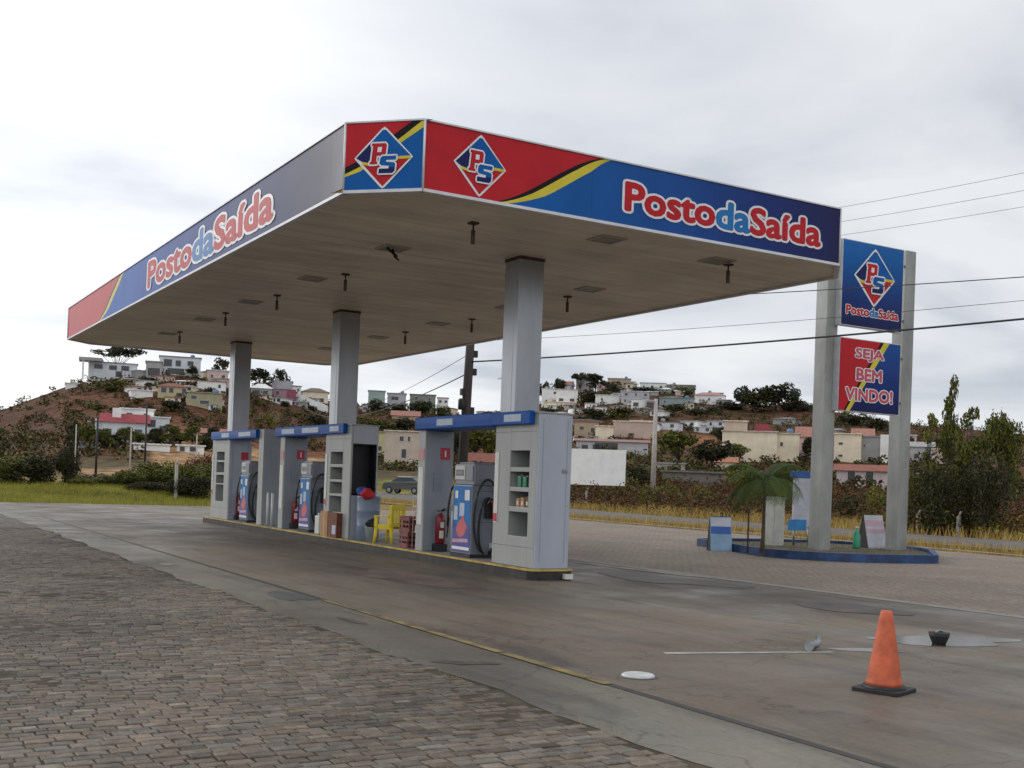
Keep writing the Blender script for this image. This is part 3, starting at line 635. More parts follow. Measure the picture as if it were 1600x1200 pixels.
# aluminium trims along the edges, one mesh per run
mb = MB()
for (a, b) in zip(outline, outline[1:]+outline[:1]):
    d = (Vector(b)-Vector(a)).normalized(); nrm = Vector((d.y, -d.x))
    for z0, z1 in ((H-.015, H+.03), (T-.012, T+.012)):
        pts = [Vector(a)+nrm*.02, Vector(b)+nrm*.02, Vector(b)-nrm*.07, Vector(a)-nrm*.07]
        mb.prism([tuple(p) for p in pts], z0, z1, mat('white_trim', (.62, .63, .65), .4, .1, 4))
    mb.tube([(a[0]+nrm.x*.005, a[1]+nrm.y*.005, H), (a[0]+nrm.x*.005, a[1]+nrm.y*.005, T)], .018, MATS['white_trim'], 6)
mb.build('edge_trim', canopy)
m_col = mat('column_steel', (.34, .36, .39), .28, .08, 2.2, metal=.45, stretch=(1, 1, .3))
# columns
CX = 10.80; CW = .265; COLS = (35.70, 26.86, 18.15)
IX0, IX1, IY0, IY1, IZ = 10.35, 11.27, 16.80, 37.75, .20
for cy in COLS:
    mb = MB(); mb.box(CX-CW, CX+CW, cy-CW, cy+CW, 2.9, H+.03, m_col)
    mb.box(CX-CW-.006, CX-CW+.01, cy-CW*.5, cy+CW*.5, 2.95, H-.2, m_col); c_ = mb.build('column', canopy, .01)
    mb = MB(); mb.box(CX-CW-.008, CX+CW+.008, cy-CW-.008, cy+CW+.008, H-.03, H+.028, m_rust); mb.build('collar', c_)
# recessed lamps and hanging conduit stubs
for k, (lx, ly) in enumerate(((8.42, 14.95+3.9*0+3.88), (8.40, 22.9), (8.37, 27.05), (8.36, 31.1), (8.36, 35.2), (13.52, 15.9), (13.5, 18.76+1.2), (13.5, 23.4), (13.5, 27.1), (13.5, 31.04), (13.5, 35.1), (10.95, 15.73))):
    mb = MB(); m_lamp = mat('lamp_frame', (.44, .38, .31), .5)
    for a0, a1, b0, b1 in ((-.25, .25, -.25, -.22), (-.25, .25, .22, .25), (-.25, -.22, -.22, .22), (.22, .25, -.22, .22)): mb.box(lx+a0, lx+a1, ly+b0, ly+b1, H+.005, H+.032, m_lamp)
    fr_ = mb.build('ceiling_light', canopy)
    MB().box(lx-.218, lx+.218, ly-.218, ly+.218, H+.012, H+.031, mat('lamp_hollow', (.13, .11, .09), .4)).build('lamp_recess', fr_)
for lx, ly in ((8.6, 16.12), (8.75, 21.9), (8.55, 25.6), (8.45, 29.4), (8.55, 34.5), (13.77, 25.7), (13.6, 29.35), (13.67, 21.07), (13.9, 16.03)):
    mb = MB(); mb.tube([(lx, ly, H+.03), (lx, ly, H-.28)], .016, m_rust, 8); mb.tube([(lx, ly, H-.10), (lx, ly, H-.32)], .036, mat('fixture_brown', (.10, .075, .055), .6), 8)
    mb.box(lx-.07, lx+.07, ly-.07, ly+.07, H+.0, H+.031, m_rust); mb.build('hanging_fixture', canopy)
mb = MB(); mb.tube([(8.4, 18.8, H), (8.43, 18.78, H-.14), (8.5, 18.74, H-.2)], .02, m_dark, 6); mb.tube([(8.25, 18.7, H-.02), (8.55, 18.95, H-.09)], .025, m_dark, 6); mb.build('broken_lamp', canopy)

# ------------------------------------------------------------------ island
isl = thing('pump_island', 'long low concrete pump island with yellow painted edge and black kerb', 'pump island')
r_ = .16
poly_i = [(IX0, IY1), (IX0, IY0+r_), (IX0+r_*.3, IY0+r_*.3), (IX0+r_, IY0), (IX1-r_, IY0), (IX1-r_*.3, IY0+r_*.3), (IX1, IY0+r_), (IX1, IY1)]
MB().prism(poly_i, 0, IZ-.035, mat('island_side', (.030, .028, .026), .7, .5, 3)).build('kerb', isl)
def grow(pl, d): cx, cy = (IX0+IX1)/2, (IY0+IY1)/2; return [(x+(d if x > cx else -d), y+(d if y > cy else -d)) for x, y in pl]
MB().prism(grow(poly_i, .012), IZ-.035, IZ-.004, mat('kerb_yellow', (.50, .34, .07), .7, .35, 2.5), ).build('yellow_edge', isl)
MB().prism(grow(poly_i, -.045), IZ-.004, IZ, mat('island_top', (.20, .19, .175), .8, .25, 2)).build('deck', isl)
MB().box(11.0, 11.16, 16.70, 16.79, .03, .12, m_wplastic).build('socket_cover', isl)

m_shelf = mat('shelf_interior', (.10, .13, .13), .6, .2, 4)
def cabinet(y0, y1, z1, label, openings, front='plain'):
    """tall steel service cabinet; openings = list of (ya, yb, za, zb) in its long side"""
    x0, x1 = 10.48, 11.19
    t = thing('service_cabinet', label, 'cabinet', ((x0+x1)/2, (y0+y1)/2, IZ)); o = ((x0+x1)/2, (y0+y1)/2, IZ)
    def bld(mb, name, par=t, bev=0):
        q = mb.build(name, par, bev, origin=o); return q
    dp = .42
    mb = MB(); body = mb
    ya, yb = openings[0][0], openings[0][1]; za, zb = min(q[2] for q in openings), max(q[3] for q in openings)
    if front == 'plain':
        mb.box(x0+dp, x1, y0+.03, y1, IZ, z1, m_grey2); mb.box(x0+.004, x1, y0-.001, y0+.0299, IZ, z1-.002, m_grey2)
    else:
        mb.box(x0+dp, x1, y0+.45, y1, IZ, z1, m_grey2)
        mb.box(x0+.05, x1, y0, y0+.449, 2.50, z1, m_grey2); mb.box(x0+.05, x1, y0, y0+.449, IZ, .25, m_grey2); mb.box(x1-.03, x1, y0+.001, y0+.449, .25, 2.5, m_grey2)
    g = m_grey
    xe = x0+dp-.001
    if front == 'plain': mb.box(x0, xe, y0+.03, ya, IZ, z1-.004, g)
    else: mb.box(x0, x0+.049, y0, y0+.449, IZ, z1-.004, g); mb.box(x0, xe, y0+.45, ya, IZ, z1-.004, g)
    mb.box(x0, xe, yb, y1, IZ, z1-.004, g)
    mb.box(x0, xe, ya, yb, IZ, za, g); mb.box(x0, xe, ya, yb, zb, z1-.004, g)
    ops = sorted(openings, key=lambda q: q[2])
    for p, q in zip(ops, ops[1:]): mb.box(x0+.004, xe, ya, yb, p[3], q[2], g)
    bld(mb, 'body', bev=.006)
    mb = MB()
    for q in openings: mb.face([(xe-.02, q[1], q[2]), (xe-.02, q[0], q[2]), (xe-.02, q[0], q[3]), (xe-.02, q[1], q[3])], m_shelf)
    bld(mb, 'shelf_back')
    bld(MB().box(x0-.02, x1+.02, y0-.02, y1+.02, z1, z1+.03, m_grey), 'lid', bev=.006)
    mb = MB()
    for z in (IZ+.35, z1-.32): mb.box(x0-.0008, x0+.004, y0+.04, y1-.02, z, z+.006, m_dark)
    if front == 'plain':
        for xx in (x0+.10, x1-.10): mb.box(xx, xx+.005, y0-.0022, y0+.002, IZ+.1, z1-.1, m_dark)
        for zz_ in (IZ+.5, IZ+1.1, IZ+1.7, IZ+2.3):
            for xx in (x0+.05, x1-.05): mb.box(xx-.008, xx+.008, y0-.004, y0, zz_, zz_+.016, m_steel)
    bld(mb, 'seam')
    if front == 'open':
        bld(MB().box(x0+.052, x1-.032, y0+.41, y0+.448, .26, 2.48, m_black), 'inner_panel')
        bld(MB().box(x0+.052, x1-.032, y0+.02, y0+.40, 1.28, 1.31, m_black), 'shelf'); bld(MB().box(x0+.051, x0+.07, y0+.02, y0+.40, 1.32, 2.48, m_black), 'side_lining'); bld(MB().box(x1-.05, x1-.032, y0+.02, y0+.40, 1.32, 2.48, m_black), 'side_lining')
        bld(MB().box(x0+.05, x1, y0-.012, y0-.001, .25, 1.25, m_grey2), 'lower_door')
    bld(MB().box(x0-.012, x0-.001, y1-.16, y1-.02, .95, 2.25, m_wplastic), 'banner')
    bld(MB().box(x0-.016, x0-.0125, y1-.155, y1-.025, .97, 1.12, m_signred), 'red_seal')
    return t
def opens(p, rows): # pixel rows -> openings on the long side
    (pa, pb) = p; ya, yb = sorted((hx(pa, 760, 10.48)[1], hx(pb, 760, 10.48)[1]))
    out = []
    for a, b in rows: out.append((ya, yb, hx((pa+pb)/2, b, 10.48)[2], hx((pa+pb)/2, a, 10.48)[2]))
    return out
c1 = cabinet(16.93, 18.44, 2.94, 'grey service cabinet with shelf niches at the near end of the pump island', opens((796, 826), ((704, 730), (737, 761), (768, 792), (800, 838))))
c2 = cabinet(25.46, 27.13, 2.94, 'grey service cabinet around the middle column with an open dark near end', opens((515, 534), ((706, 725), (730, 749), (753, 771), (775, 800))), 'open')
c3 = cabinet(35.43, 37.35, 2.94, 'grey service cabinet at the far end of the pump island', opens((337, 349), ((706, 719), (722, 738), (742, 755), (757, 783))))
for y_ in (16.915,):
    MB().box(11.0, 11.1, y_, y_+.012, 1.9, 1.96, m_steel).build('latch', c1, origin=((10.48+11.19)/2, (16.93+18.44)/2, IZ))
# goods on the near cabinet's shelves
ga, gb, gz0, gz1 = opens((796, 826), ((737, 761),))[0]
for k, (yy_, hh, mm, lb) in enumerate(((ga+.45, .20, mat('green_tin', (.01, .16, .08), .35), 'green oil tin on second niche of near cabinet, left one'), (ga+.27, .19, MATS['green_tin'], 'green oil tin on second niche of near cabinet, right one'))):
    mb = MB(); mb.box(-.07, .07, -.065, .065, 0, hh, mm); o = mb.build('oil_tin', None, .01); o.location = (10.62, yy_, gz0+.001); tag(o, lb, 'oil tin', 'oil tins on the cabinet shelves')
    MB().lathe(0, 0, [(.022, hh), (.022, hh+.02)], m_wplastic, 10).build('cap', o)
ga, gb, gz0, gz1 = opens((796, 826), ((768, 792),))[0]
for k, (yy_, mm, lb) in enumerate(((ga+.50, m_card, 'small tan carton on third niche of near cabinet, left one'), (ga+.34, m_card, 'small tan carton on third niche of near cabinet, middle one'), (ga+.17, mat('brown_carton', (.12, .08, .05), .7), 'dark brown carton on third niche of near cabinet'))):
    o = MB().box(-.06, .06, -.06, .06, 0, .15+.02*k, mm).build('carton', None, .004); o.location = (10.62, yy_, gz0+.001); tag(o, lb, 'carton', 'cartons on the cabinet shelf')
    MB().box(-.0615, -.0601, -.03, .03, .03, .10, m_wplastic).build('carton_label', o)

def partition(y0, y1, label, num=None, z1=2.73):
    x0, x1 = 10.48, 11.15
    t = thing('partition_wall', label, 'partition', ((x0+x1)/2, (y0+y1)/2, IZ)); o = ((x0+x1)/2, (y0+y1)/2, IZ)
    MB().box(x0, x1, y0, y1, IZ, z1, m_slab).build('wall', t, .012, origin=o)
    MB().box(x0-.004, x0+.03, y0-.004, y1+.004, IZ, z1-.002, m_grey).build('edge_strip', t, origin=o)
    if num:
        fc = Face((x0, y0, 0), (1, 0, 0)); mb = MB()
        MB().box(x0+.36, x0+.58, y0-.012, y0-.001, 2.13, 2.38, m_signred).build('number_sign', t, origin=o)
        mb = MB(); letter(mb, fc, num, .445, 2.18, .05, .15, .015, [m_wht], bold=.05); mb.build('number', t, origin=o)
        MB().box(x0+.22, x0+.40, y0-.02, y0-.001, 1.45, 1.85, mat('notice_grey', (.22, .25, .30), .5)).build('notice', t, origin=o)
    if num:
        MB().box(x0-.016, x0-.0045, y0+.05, y1-.05, .75, 1.95, m_wplastic).build('banner', t, origin=o)
        MB().box(x0-.016, x0-.0045, y0+.04, y1-.04, 2.1, 2.35, mat('pale_red_sign', (.55, .25, .27), .5)).build('side_sign', t, origin=o)
    return t
s1 = partition(21.41, 21.72, 'grey partition wall with red number one sign beside the nearest pump', '1')
s2 = partition(30.23, 30.77-.2, 'grey partition wall with red number sign beside the middle pump', '1')
s3 = partition(32.07, 32.48, z1=2.99, label='plain grey partition wall between the middle and far pumps')
# number sign on the far cabinet's near end
o3 = ((10.48+11.19)/2, (35.43+37.35)/2, IZ)
MB().box(10.86, 11.08, 35.415, 35.428, 2.1, 2.35, m_signred).build('number_sign', c3, origin=o3)

def header(y0, y1, label, plates, step=None):
    t = thing('header_beam', label, 'header beam', (10.8, (y0+y1)/2, 2.73)); o = (10.8, (y0+y1)/2, 2.73)
    mb = MB(); 
    n = 8
    prof = [(-.41, 0), (-.43, .02), (-.435, .13), (-.43, .245), (-.41, .26), (.36, .26), (.36, 0)]
    i = len(mb.v)
    y0b = step if step else y0
    for yy in (y0b, y1):
        mb.v += [(10.8+a, yy, 2.735+b) for a, b in prof]
    k = len(prof)
    for q in range(k): mb.f.append((i+q, i+(q+1) % k, i+k+(q+1) % k, i+k+q)); mb.mi.append(mb._m(m_beam)); mb.smooth.append(False)
    mb.f.append(tuple(i+q for q in range(k))[::-1]); mb.f.append(tuple(i+k+q for q in range(k))); mb.mi += [mb._m(m_beam)]*2; mb.smooth += [False]*2
    mb.build('beam', t, origin=o)
    if step: MB().box(10.36, 10.465, y0, step-.01, 2.745, 2.985, m_beam).build('end_box', t, .015, origin=o)
    for a, b, dx in plates:
        q = MB().box(10.362-dx, 10.369-dx, a, b, 2.80, 2.93, m_plate).build('name_plate', t, origin=o)
        mb = MB(); w = (b-a)*.78; yy = (a+b)/2-w/2
        for j in range(6): mb.box(10.357-dx, 10.3615-dx, yy+j*w/6, yy+j*w/6+w/6*.62, 2.84, 2.895, mat('plate_ink', (.16, .22, .36), .5))
        mb.build('plate_print', q)
        q.name = 'name_plate'
    return t
header(17.05, 21.72, 'blue header beam over the nearest pump, resting on partition and near cabinet', [(20.0, 20.7, 0), (17.35, 17.95, .008)], 18.46)
header(25.7, 30.75, 'blue header beam over the middle pump', [(29.2, 30.2, 0), (27.4, 28.6, 0), (26.0, 26.6, .008)], 27.2)
header(32.49, 37.2, 'blue header beam over the far pump', [(35.2, 36.0, 0), (33.0, 34.2, 0)])

# ------------------------------------------------------------------ pumps
def make_pump(label):
    """dispenser: origin at the middle of its foot; long side faces -X"""
    t = thing('fuel_pump', label, 'fuel pump', group='fuel pumps on the island')
    MB().box(-.29, .29, -.42, .42, 0, .06, m_dark).build('plinth', t)
    MB().box(-.27, .27, -.40, .40, .06, 1.42, mat('pump_grey', (.17, .19, .225), .42, .12, 3)).build('body', t, .02)
    h = MB().box(-.24, .28, -.41, .38, 1.42, 1.83, mat('pump_head', (.20, .215, .25), .45, .1, 3)).build('head', t, .02)
    MB().box(-.262, -.241, -.05, .36, 1.52, 1.80, mat('head_white', (.50, .50, .48), .4)).build('display_panel', h, .006)
    MB().box(-.268, -.263, .0, .31, 1.60, 1.72, m_glass).build('screen', h)
    mb = MB()
    for k in range(5): mb.box(-.2705, -.2685, .03+k*.052, .06+k*.052, 1.63, 1.69, mat('digit_grey', (.28, .32, .28), .5))
    mb.build('digits', h)
    MB().box(-.262, -.241, -.38, -.08, 1.50, 1.80, MATS['pump_head']).build('side_panel', h, .006)
    mb = MB(); mb.box(-.20, .20, -.4035, -.40, .70, .706, m_dark); mb.box(-.20, .20, -.4035, -.40, 1.30, 1.306, m_dark); mb.box(.15, .22, -.405, -.40, .2, .3, m_wplastic); mb.build('seam', t)
    fc = Face((-.271, .36, 0), (0, -1, 0))
    q = MB(); poly(q, fc, [(0, .10), (.72, .10), (.72, 1.40), (0, 1.40)], m_lblue, .004)
    poly(q, fc, [(0, .10), (.72, .10), (.72, .62), (0, .62)], mat('poster_violet', (.04, .05, .28), .4), .0045+.002)
    poly(q, fc, [(0, .14), (.72, .14), (.72, .2), (0, .2)], m_wht, .009); poly(q, fc, [(.02, .27), (.66, .30), (.66, .37), (.02, .34)], mat('poster_pink', (.55, .30, .42), .5), .009)
    poly(q, fc, [(.22, .42), (.36, .38), (.5, .44), (.62, .6), (.5, .72), (.46, .84), (.36, .74), (.24, .68), (.16, .55)], mat('poster_red', (.55, .10, .10), .5), .010)
    poly(q, fc, [(.04, .72), (.2, .72), (.2, 1.0), (.04, 1.0)], m_plate, .009); poly(q, fc, [(.28, .8), (.48, .8), (.48, 1.06), (.28, 1.06)], m_plate, .009)
    poly(q, fc, [(.08, 1.15), (.2, 1.15), (.2, 1.3), (.08, 1.3)], m_wht, .009); poly(q, fc, [(.48, 1.12), (.68, 1.12), (.68, 1.32), (.48, 1.32)], m_wht, .009)
    q.build('poster', t)
    # near end: nozzle holster and looping hose
    MB().box(.02, .22, -.46, -.401, .78, 1.18, m_dark).build('holster', t, .01)
    nz_ = MB(); nz_.tube([(.16, -.50, .80), (.16, -.53, .95), (.14, -.52, 1.08), (.08, -.50, 1.15)], [.028, .035, .035, .016], m_ext, 8); nz_.tube([(.08, -.50, 1.15), (.03, -.49, 1.06)], .012, m_steel, 8); nz_.build('nozzle', t)
    def loop(cx, cz, rx, rz, y, name, a0=-80, a1=265):
        mb = MB(); pts = [(cx+rx*math.cos(R(a)), y+.02*math.sin(R(a*2)), cz+rz*math.sin(R(a))) for a in range(a0, a1, 15)]
        mb.tube(pts, .024, m_dark, 8); mb.build(name, t)
    loop(.02, .82, .29, .72, -.50, 'hose'); loop(.06, .62, .2, .56, -.47, 'hose')
    mb = MB(); pts = [(-.18+.16*math.cos(R(a)), .46+.02*math.sin(R(a)), .75+.66*math.sin(R(a))) for a in range(-90, 200, 15)]
    mb.tube(pts, .024, m_dark, 8); mb.build('hose', t)
    mb = MB(); mb.box(-.2, .24, -.30, .30, 1.83, 1.87, MATS['pump_grey']); mb.build('cap', t, .01)
    return t
pump1 = make_pump('grey fuel pump with blue and violet poster and looping black hoses, nearest the camera')
pump1.location = (10.80, 19.78, IZ)
for (py_, lb) in ((28.65, 'grey fuel pump with blue poster at the middle of the island'), (33.95, 'grey fuel pump with blue poster at the far end of the island')):
    q = copy_tree(pump1); q.location = (10.80, py_, IZ); q['label'] = lb

# ------------------------------------------------------------------ fire extinguishers
def make_ext(label):
    t = thing('fire_extinguisher', label, 'fire extinguisher', group='fire extinguishers on the island')
    MB().lathe(0, 0, [(.085, 0), (.105, .02), (.105, .5), (.095, .56), (.05, .62), (.03, .64)], m_ext, 20).build('cylinder', t)
    mb = MB(); mb.tube([(0, 0, .63), (0, 0, .70)], .025, m_steel, 10); mb.tube([(0, .0, .70), (.10, -.02, .74)], .014, m_dark, 6); mb.tube([(0, 0, .68), (-.09, -.02, .69)], .012, m_dark, 6); mb.build('valve', t)
    mb = MB(); mb.tube([(0, -.02, .68), (.12, -.05, .72), (.17, -.06, .55), (.14, -.07, .3), (.125, -.06, .14)], .014, m_dark, 8); mb.build('hose', t)
    mb = MB()
    for (a0, a1, z0, z1) in ((-125, -75, .12, .28), (-115, -70, .34, .46)):
        for k in range(4):
            a = R(a0+(a1-a0)*k/4); b = R(a0+(a1-a0)*(k+1)/4); r = .107
            mb.face([(r*math.cos(a), r*math.sin(a), z0), (r*math.cos(b), r*math.sin(b), z0), (r*math.cos(b), r*math.sin(b), z1), (r*math.cos(a), r*math.sin(a), z1)], m_wplastic)
    mb.build('sticker', t)
    return t
e1 = make_ext('red fire extinguisher standing against the partition with the number one sign'); q = hy(687, 848, 21.27); e1.location = (q[0], 21.27, IZ+.16)
MB().box(-.12, .12, -.12, .12, -.16, -.001, m_dark).build('stand', e1)
for yy, lb in ((30.08, 'red fire extinguisher in front of the partition by the middle pump'), (35.28, 'red fire extinguisher in front of the far cabinet')):
    c_ = copy_tree(e1); c_.location = (10.80, yy, IZ+.16); c_['label'] = lb
# thin white bollard pipes between the plain partition and pump two
for k, yy in enumerate((31.35, 31.75)):
    t = thing('pipe_bollard', ('thin white pipe bollard in front of the plain partition, nearer one', 'thin white pipe bollard in front of the plain partition, farther one')[k], 'bollard', (10.56, yy, IZ), group='white pipe bollards')
    MB().tube([(0, 0, 0), (0, 0, .95)], .035, m_wplastic, 10).build('post', t); MB().box(-.06, .06, -.06, .06, 0, .02, m_steel).build('base_plate', t)

# ------------------------------------------------------------------ loose things on the island
# drum with cloths
t = thing('waste_drum', 'tall blue grey drum with cloths hanging over its rim', 'drum', (10.80, 25.02, IZ))
MB().lathe(0, 0, [(.24, 0), (.26, .02), (.265, .33), (.275, .35), (.265, .37), (.27, .68), (.28, .70), (.27, .72), (.275, 1.02), (.285, 1.05), (.27, 1.05)], m_binb, 28).build('body', t)
MB().lathe(0, 0, [(.255, 1.04), (.255, 1.052)], m_black, 28).build('opening', t)
def lump(mb, c, r, m, seed, sq=(1, 1, 1)):
    q = random.Random(seed); n, mm = 22, 14; i = len(mb.v)
    for a in range(mm+1):
        ph = math.pi*a/mm
        for b in range(n):
            th = 2*math.pi*b/n; rr = r*(1+.12*math.sin(3*th+seed+ph)+.10*math.sin(4*ph+2*th+seed)+.07*math.sin(9*th+3*ph)+q.uniform(-.02, .02))
            mb.v.append((c[0]+rr*sq[0]*math.sin(ph)*math.cos(th), c[1]+rr*sq[1]*math.sin(ph)*math.sin(th), c[2]+rr*sq[2]*math.cos(ph)))
    for a in range(mm):
        for b in range(n): mb.f.append((i+a*n+b, i+(a+1)*n+b, i+(a+1)*n+(b+1) % n, i+a*n+(b+1) % n)); mb.mi.append(mb._m(m)); mb.smooth.append(True)
mb = MB(); lump(mb, (0, 0, 0), .15, m_redcl, 2, (1, 1.2, .8)); o = mb.build('cleaning_cloth'); o.location = (10.66, 24.80, 1.30); tag(o, 'bright red cloth bundled on the drum rim', 'cloth')
mb = MB(); lump(mb, (0, 0, 0), .15, m_bluecl, 5, (1, 1, .8)); o = mb.build('cleaning_cloth'); o.location = (10.70, 25.12, 1.34); tag(o, 'dark blue cloth bundled on the drum rim', 'cloth')
# clear plastic bag / grey pail beside
t = thing('plastic_pail', 'pale grey plastic pail with dark rag between drum and yellow chair', 'pail', (10.62, 24.35, IZ))
MB().lathe(0, 0, [(.13, 0), (.17, .34), (.18, .35), (.165, .35)], mat('pail_grey', (.34, .38, .38), .4), 24).build('body', t)
mb = MB(); lump(mb, (0, 0, .42), .15, m_dark, 9, (1, 1, .7)); mb.build('rag', t)
# yellow monobloc chair seen from the side
def chair(label, loc, rz):
    t = thing('plastic_chair', label, 'chair', loc, rz); m = m_yplastic
    MB().box(-.24, .24, -.24, .22, .40, .43, m).box(-.245, .245, -.25, -.2401, .34, .43, m).build('seat', t, .012)
    mb = MB()
    for k in range(4): a = -.165+.11*k; mb.box(a-.035, a+.035, .20, .225, .46, .82, m)
    mb.box(-.235, .235, .195, .235, .78, .90, m); mb.box(-.235, .235, .195, .23, .43, .50, m)
    mb.box(-.27, -.215, .17, .235, .43, .88, m); mb.box(.215, .27, .17, .235, .43, .88, m); mb.build('backrest', t, .008)
    for sx in (-1, 1):
        mb = MB(); mb.box(sx*.255-.035, sx*.255+.035, -.24, .17, .62, .65, m); mb.box(sx*.255-.02, sx*.255+.02, -.24, -.15, .40, .62, m); mb.box(sx*.25-.012, sx*.25+.012, -.15, .18, .34, .46, m); mb.build('armrest', t, .006)
        for sy in (-1, 1):
            mb = MB(); a, b = sx*.21, sy*.19; mb.tube([(a, b, .42), (sx*.25, sy*.25, 0)], [.065, .032], m, 4); mb.build('leg', t)
    return t
chair('yellow plastic armchair standing on the island beside the red crate', (10.70, 23.55, IZ), R(-150))
# red crate
def crate(label, loc, rz):
    t = thing('bottle_crate', label, 'crate', loc, rz); m = mat('crate_red', (.20, .05, .04), .55, .25, 9); mb = MB()
    w, d, h = .26, .2, .34
    mb.box(-w, w, -d, d, 0, .03, m)
    for z0, z1 in ((.03, .10), (.15, .19), (.25, .34)):
        mb.box(-w, w, -d, -d+.02, z0, z1, m); mb.box(-w, w, d-.02, d, z0, z1, m); mb.box(-w, -w+.02, -d+.02, d-.02, z0, z1, m); mb.box(w-.02, w, -d+.02, d-.02, z0, z1, m)
    for k in range(6):
        a = -w+.02+(2*w-.06)*k/5
        for s in (-1, 1): mb.box(a, a+.02, s*d-.0201*(s > 0)+.0001*(s < 0), s*d+.0199*(s < 0)-.0001*(s > 0)+.0, .10, .25, m)
    for k in range(4):
        a = -d+.02+(2*d-.06)*k/3
        for s in (-1, 1): mb.box(s*w-.0201*(s > 0)+.0001*(s < 0), s*w+.0199*(s < 0)-.0001*(s > 0), a, a+.02, .10, .25, m)
    mb.build('shell', t); mb = MB()
    for a in (-.17, -.06, .05, .16):
        for b in (-.11, .0, .11): mb.lathe(a, b, [(.035, .035), (.035, .2), (.014, .27), (.014, .33)], mat('brown_bottle', (.05, .02, .01), .2), 8)
    mb.build('bottle', t); return t
crate('red brown plastic bottle crate on the island beside the yellow chair, upper one', (10.76, 22.40, IZ+.342), R(8))
crate('red brown plastic bottle crate on the island beside the yellow chair, lower one', (10.77, 22.42, IZ), R(3))
# cardboard boxes and white canister near the middle cabinet
t = thing('cardboard_box', 'tall tan cardboard box on the island edge by the middle cabinet', 'box', (10.405, 26.72, IZ), R(2))
MB().box(-.065, .065, -.22, .22, 0, .62, m_card).build('carton_body', t, .004)
MB().box(-.067, -.0655, -.025, .025, 0, .62, mat('packing_tape', (.5, .36, .2), .4)).build('tape', t)
t = thing('printed_box', 'dark red brown printed carton in front of the middle cabinet', 'box', (10.405, 26.15, IZ), R(-1))
MB().box(-.065, .065, -.3, .3, 0, .60, m_card2).build('carton_body', t, .004); MB().box(-.068, -.0655, -.24, .0, .08, .3, m_plate).build('print_patch', t)
t = thing('white_canister', 'slim white plastic canister standing left of the cardboard box', 'canister', (10.52, 27.45, IZ), R(5))
MB().box(-.09, .09, -.13, .13, 0, .48, m_wplastic).build('body', t, .03); MB().lathe(.0, .05, [(.035, .47), (.035, .54)], m_wplastic, 12).build('cap', t)
# wire display stand beside the partition
t = thing('display_stand', 'narrow wire display stand with small packets left of the nearest partition', 'stand', (10.75, 22.05, IZ))
mb = MB()
for a in (-.13, .13):
    for b in (-.13, .13): mb.tube([(a, b, 0), (a, b, 1.15)], .008, m_wplastic, 6)
for z in (.35, .62, .90, 1.13):
    mb.box(-.14, .14, -.14, .14, z, z+.012, m_wplastic)
mb.build('frame', t)
mb = MB(); q = random.Random(3)
for z in (.35, .62, .90):
    for a in (-.09, -.0, .09): mb.box(a-.035, a+.035, -.12, .02, z+.014, z+.014+q.uniform(.12, .2), q.choice([m_card2, m_wplastic, m_dark, m_signred]))
mb.build('packet', t)

# ------------------------------------------------------------------ traffic cone
cx_, cy_ = 7.86, 6.84
t = thing('traffic_cone', 'orange traffic cone with black base standing on the concrete', 'traffic cone', (cx_, cy_, .004), R(18))
mb = MB(); mb.prism([(-.19, -.21), (.19, -.21), (.21, -.19), (.21, .19), (.19, .21), (-.19, .21), (-.21, .19), (-.21, -.19)], .0, .035, m_dark); mb.lathe(0, 0, [(.19, .034), (.175, .06), (.16, .06)], m_dark, 24); mb.build('base', t, .006)
MB().lathe(0, 0, [(.158, .055), (.15, .09), (.142, .12), (.138, .16), (.098, .40), (.095, .42), (.062, .62), (.052, .68), (.044, .70), (.03, .70)], m_orange, 32).build('body', t)
# manhole cover
q = hz_(997, 1058)
t = thing('manhole_cover', 'pale round manhole cover set in the concrete', 'manhole cover', (q[0], q[1], 0)); MB().lathe(0, 0, [(.15, 0), (.15, .02), (.135, .03)], mat('pale_cover', (.52, .53, .52), .5, .15, 6), 28).build('cover', t)
MB().lathe(0, 0, [(.175, 0), (.175, .012)], mat('cover_ring', (.10, .09, .085), .6), 28).build('ring', t)
# fill point pit and bent steel plate
q = hz_(1467, 1008)
t = thing('fill_point', 'dark round fuel fill cap standing in a shallow puddle', 'fill cap', (q[0], q[1], .008)); MB().lathe(0, 0, [(.075, 0), (.08, .02), (.11, .09), (.12, .14), (.10, .14)], m_dark, 20).build('cap', t)
MB().tube([(-.07, 0, .14), (0, 0, .165), (.07, 0, .14)], .012, m_steel, 8).build('handle', t)
q = hz_(1275, 1016)
t = thing('hose_coupling', 'bent grey steel coupling lying on the concrete beside the white line', 'coupling', (q[0], q[1], .004), R(20))
MB().tube([(-.15, 0, .05), (0, .0, .055), (.11, .03, .075), (.15, .05, .13)], [.04, .04, .038, .03], m_steel, 10).build('pipe', t); MB().tube([(-.18, 0, .055), (-.14, 0, .05)], .055, m_steel, 12).build('flange', t)

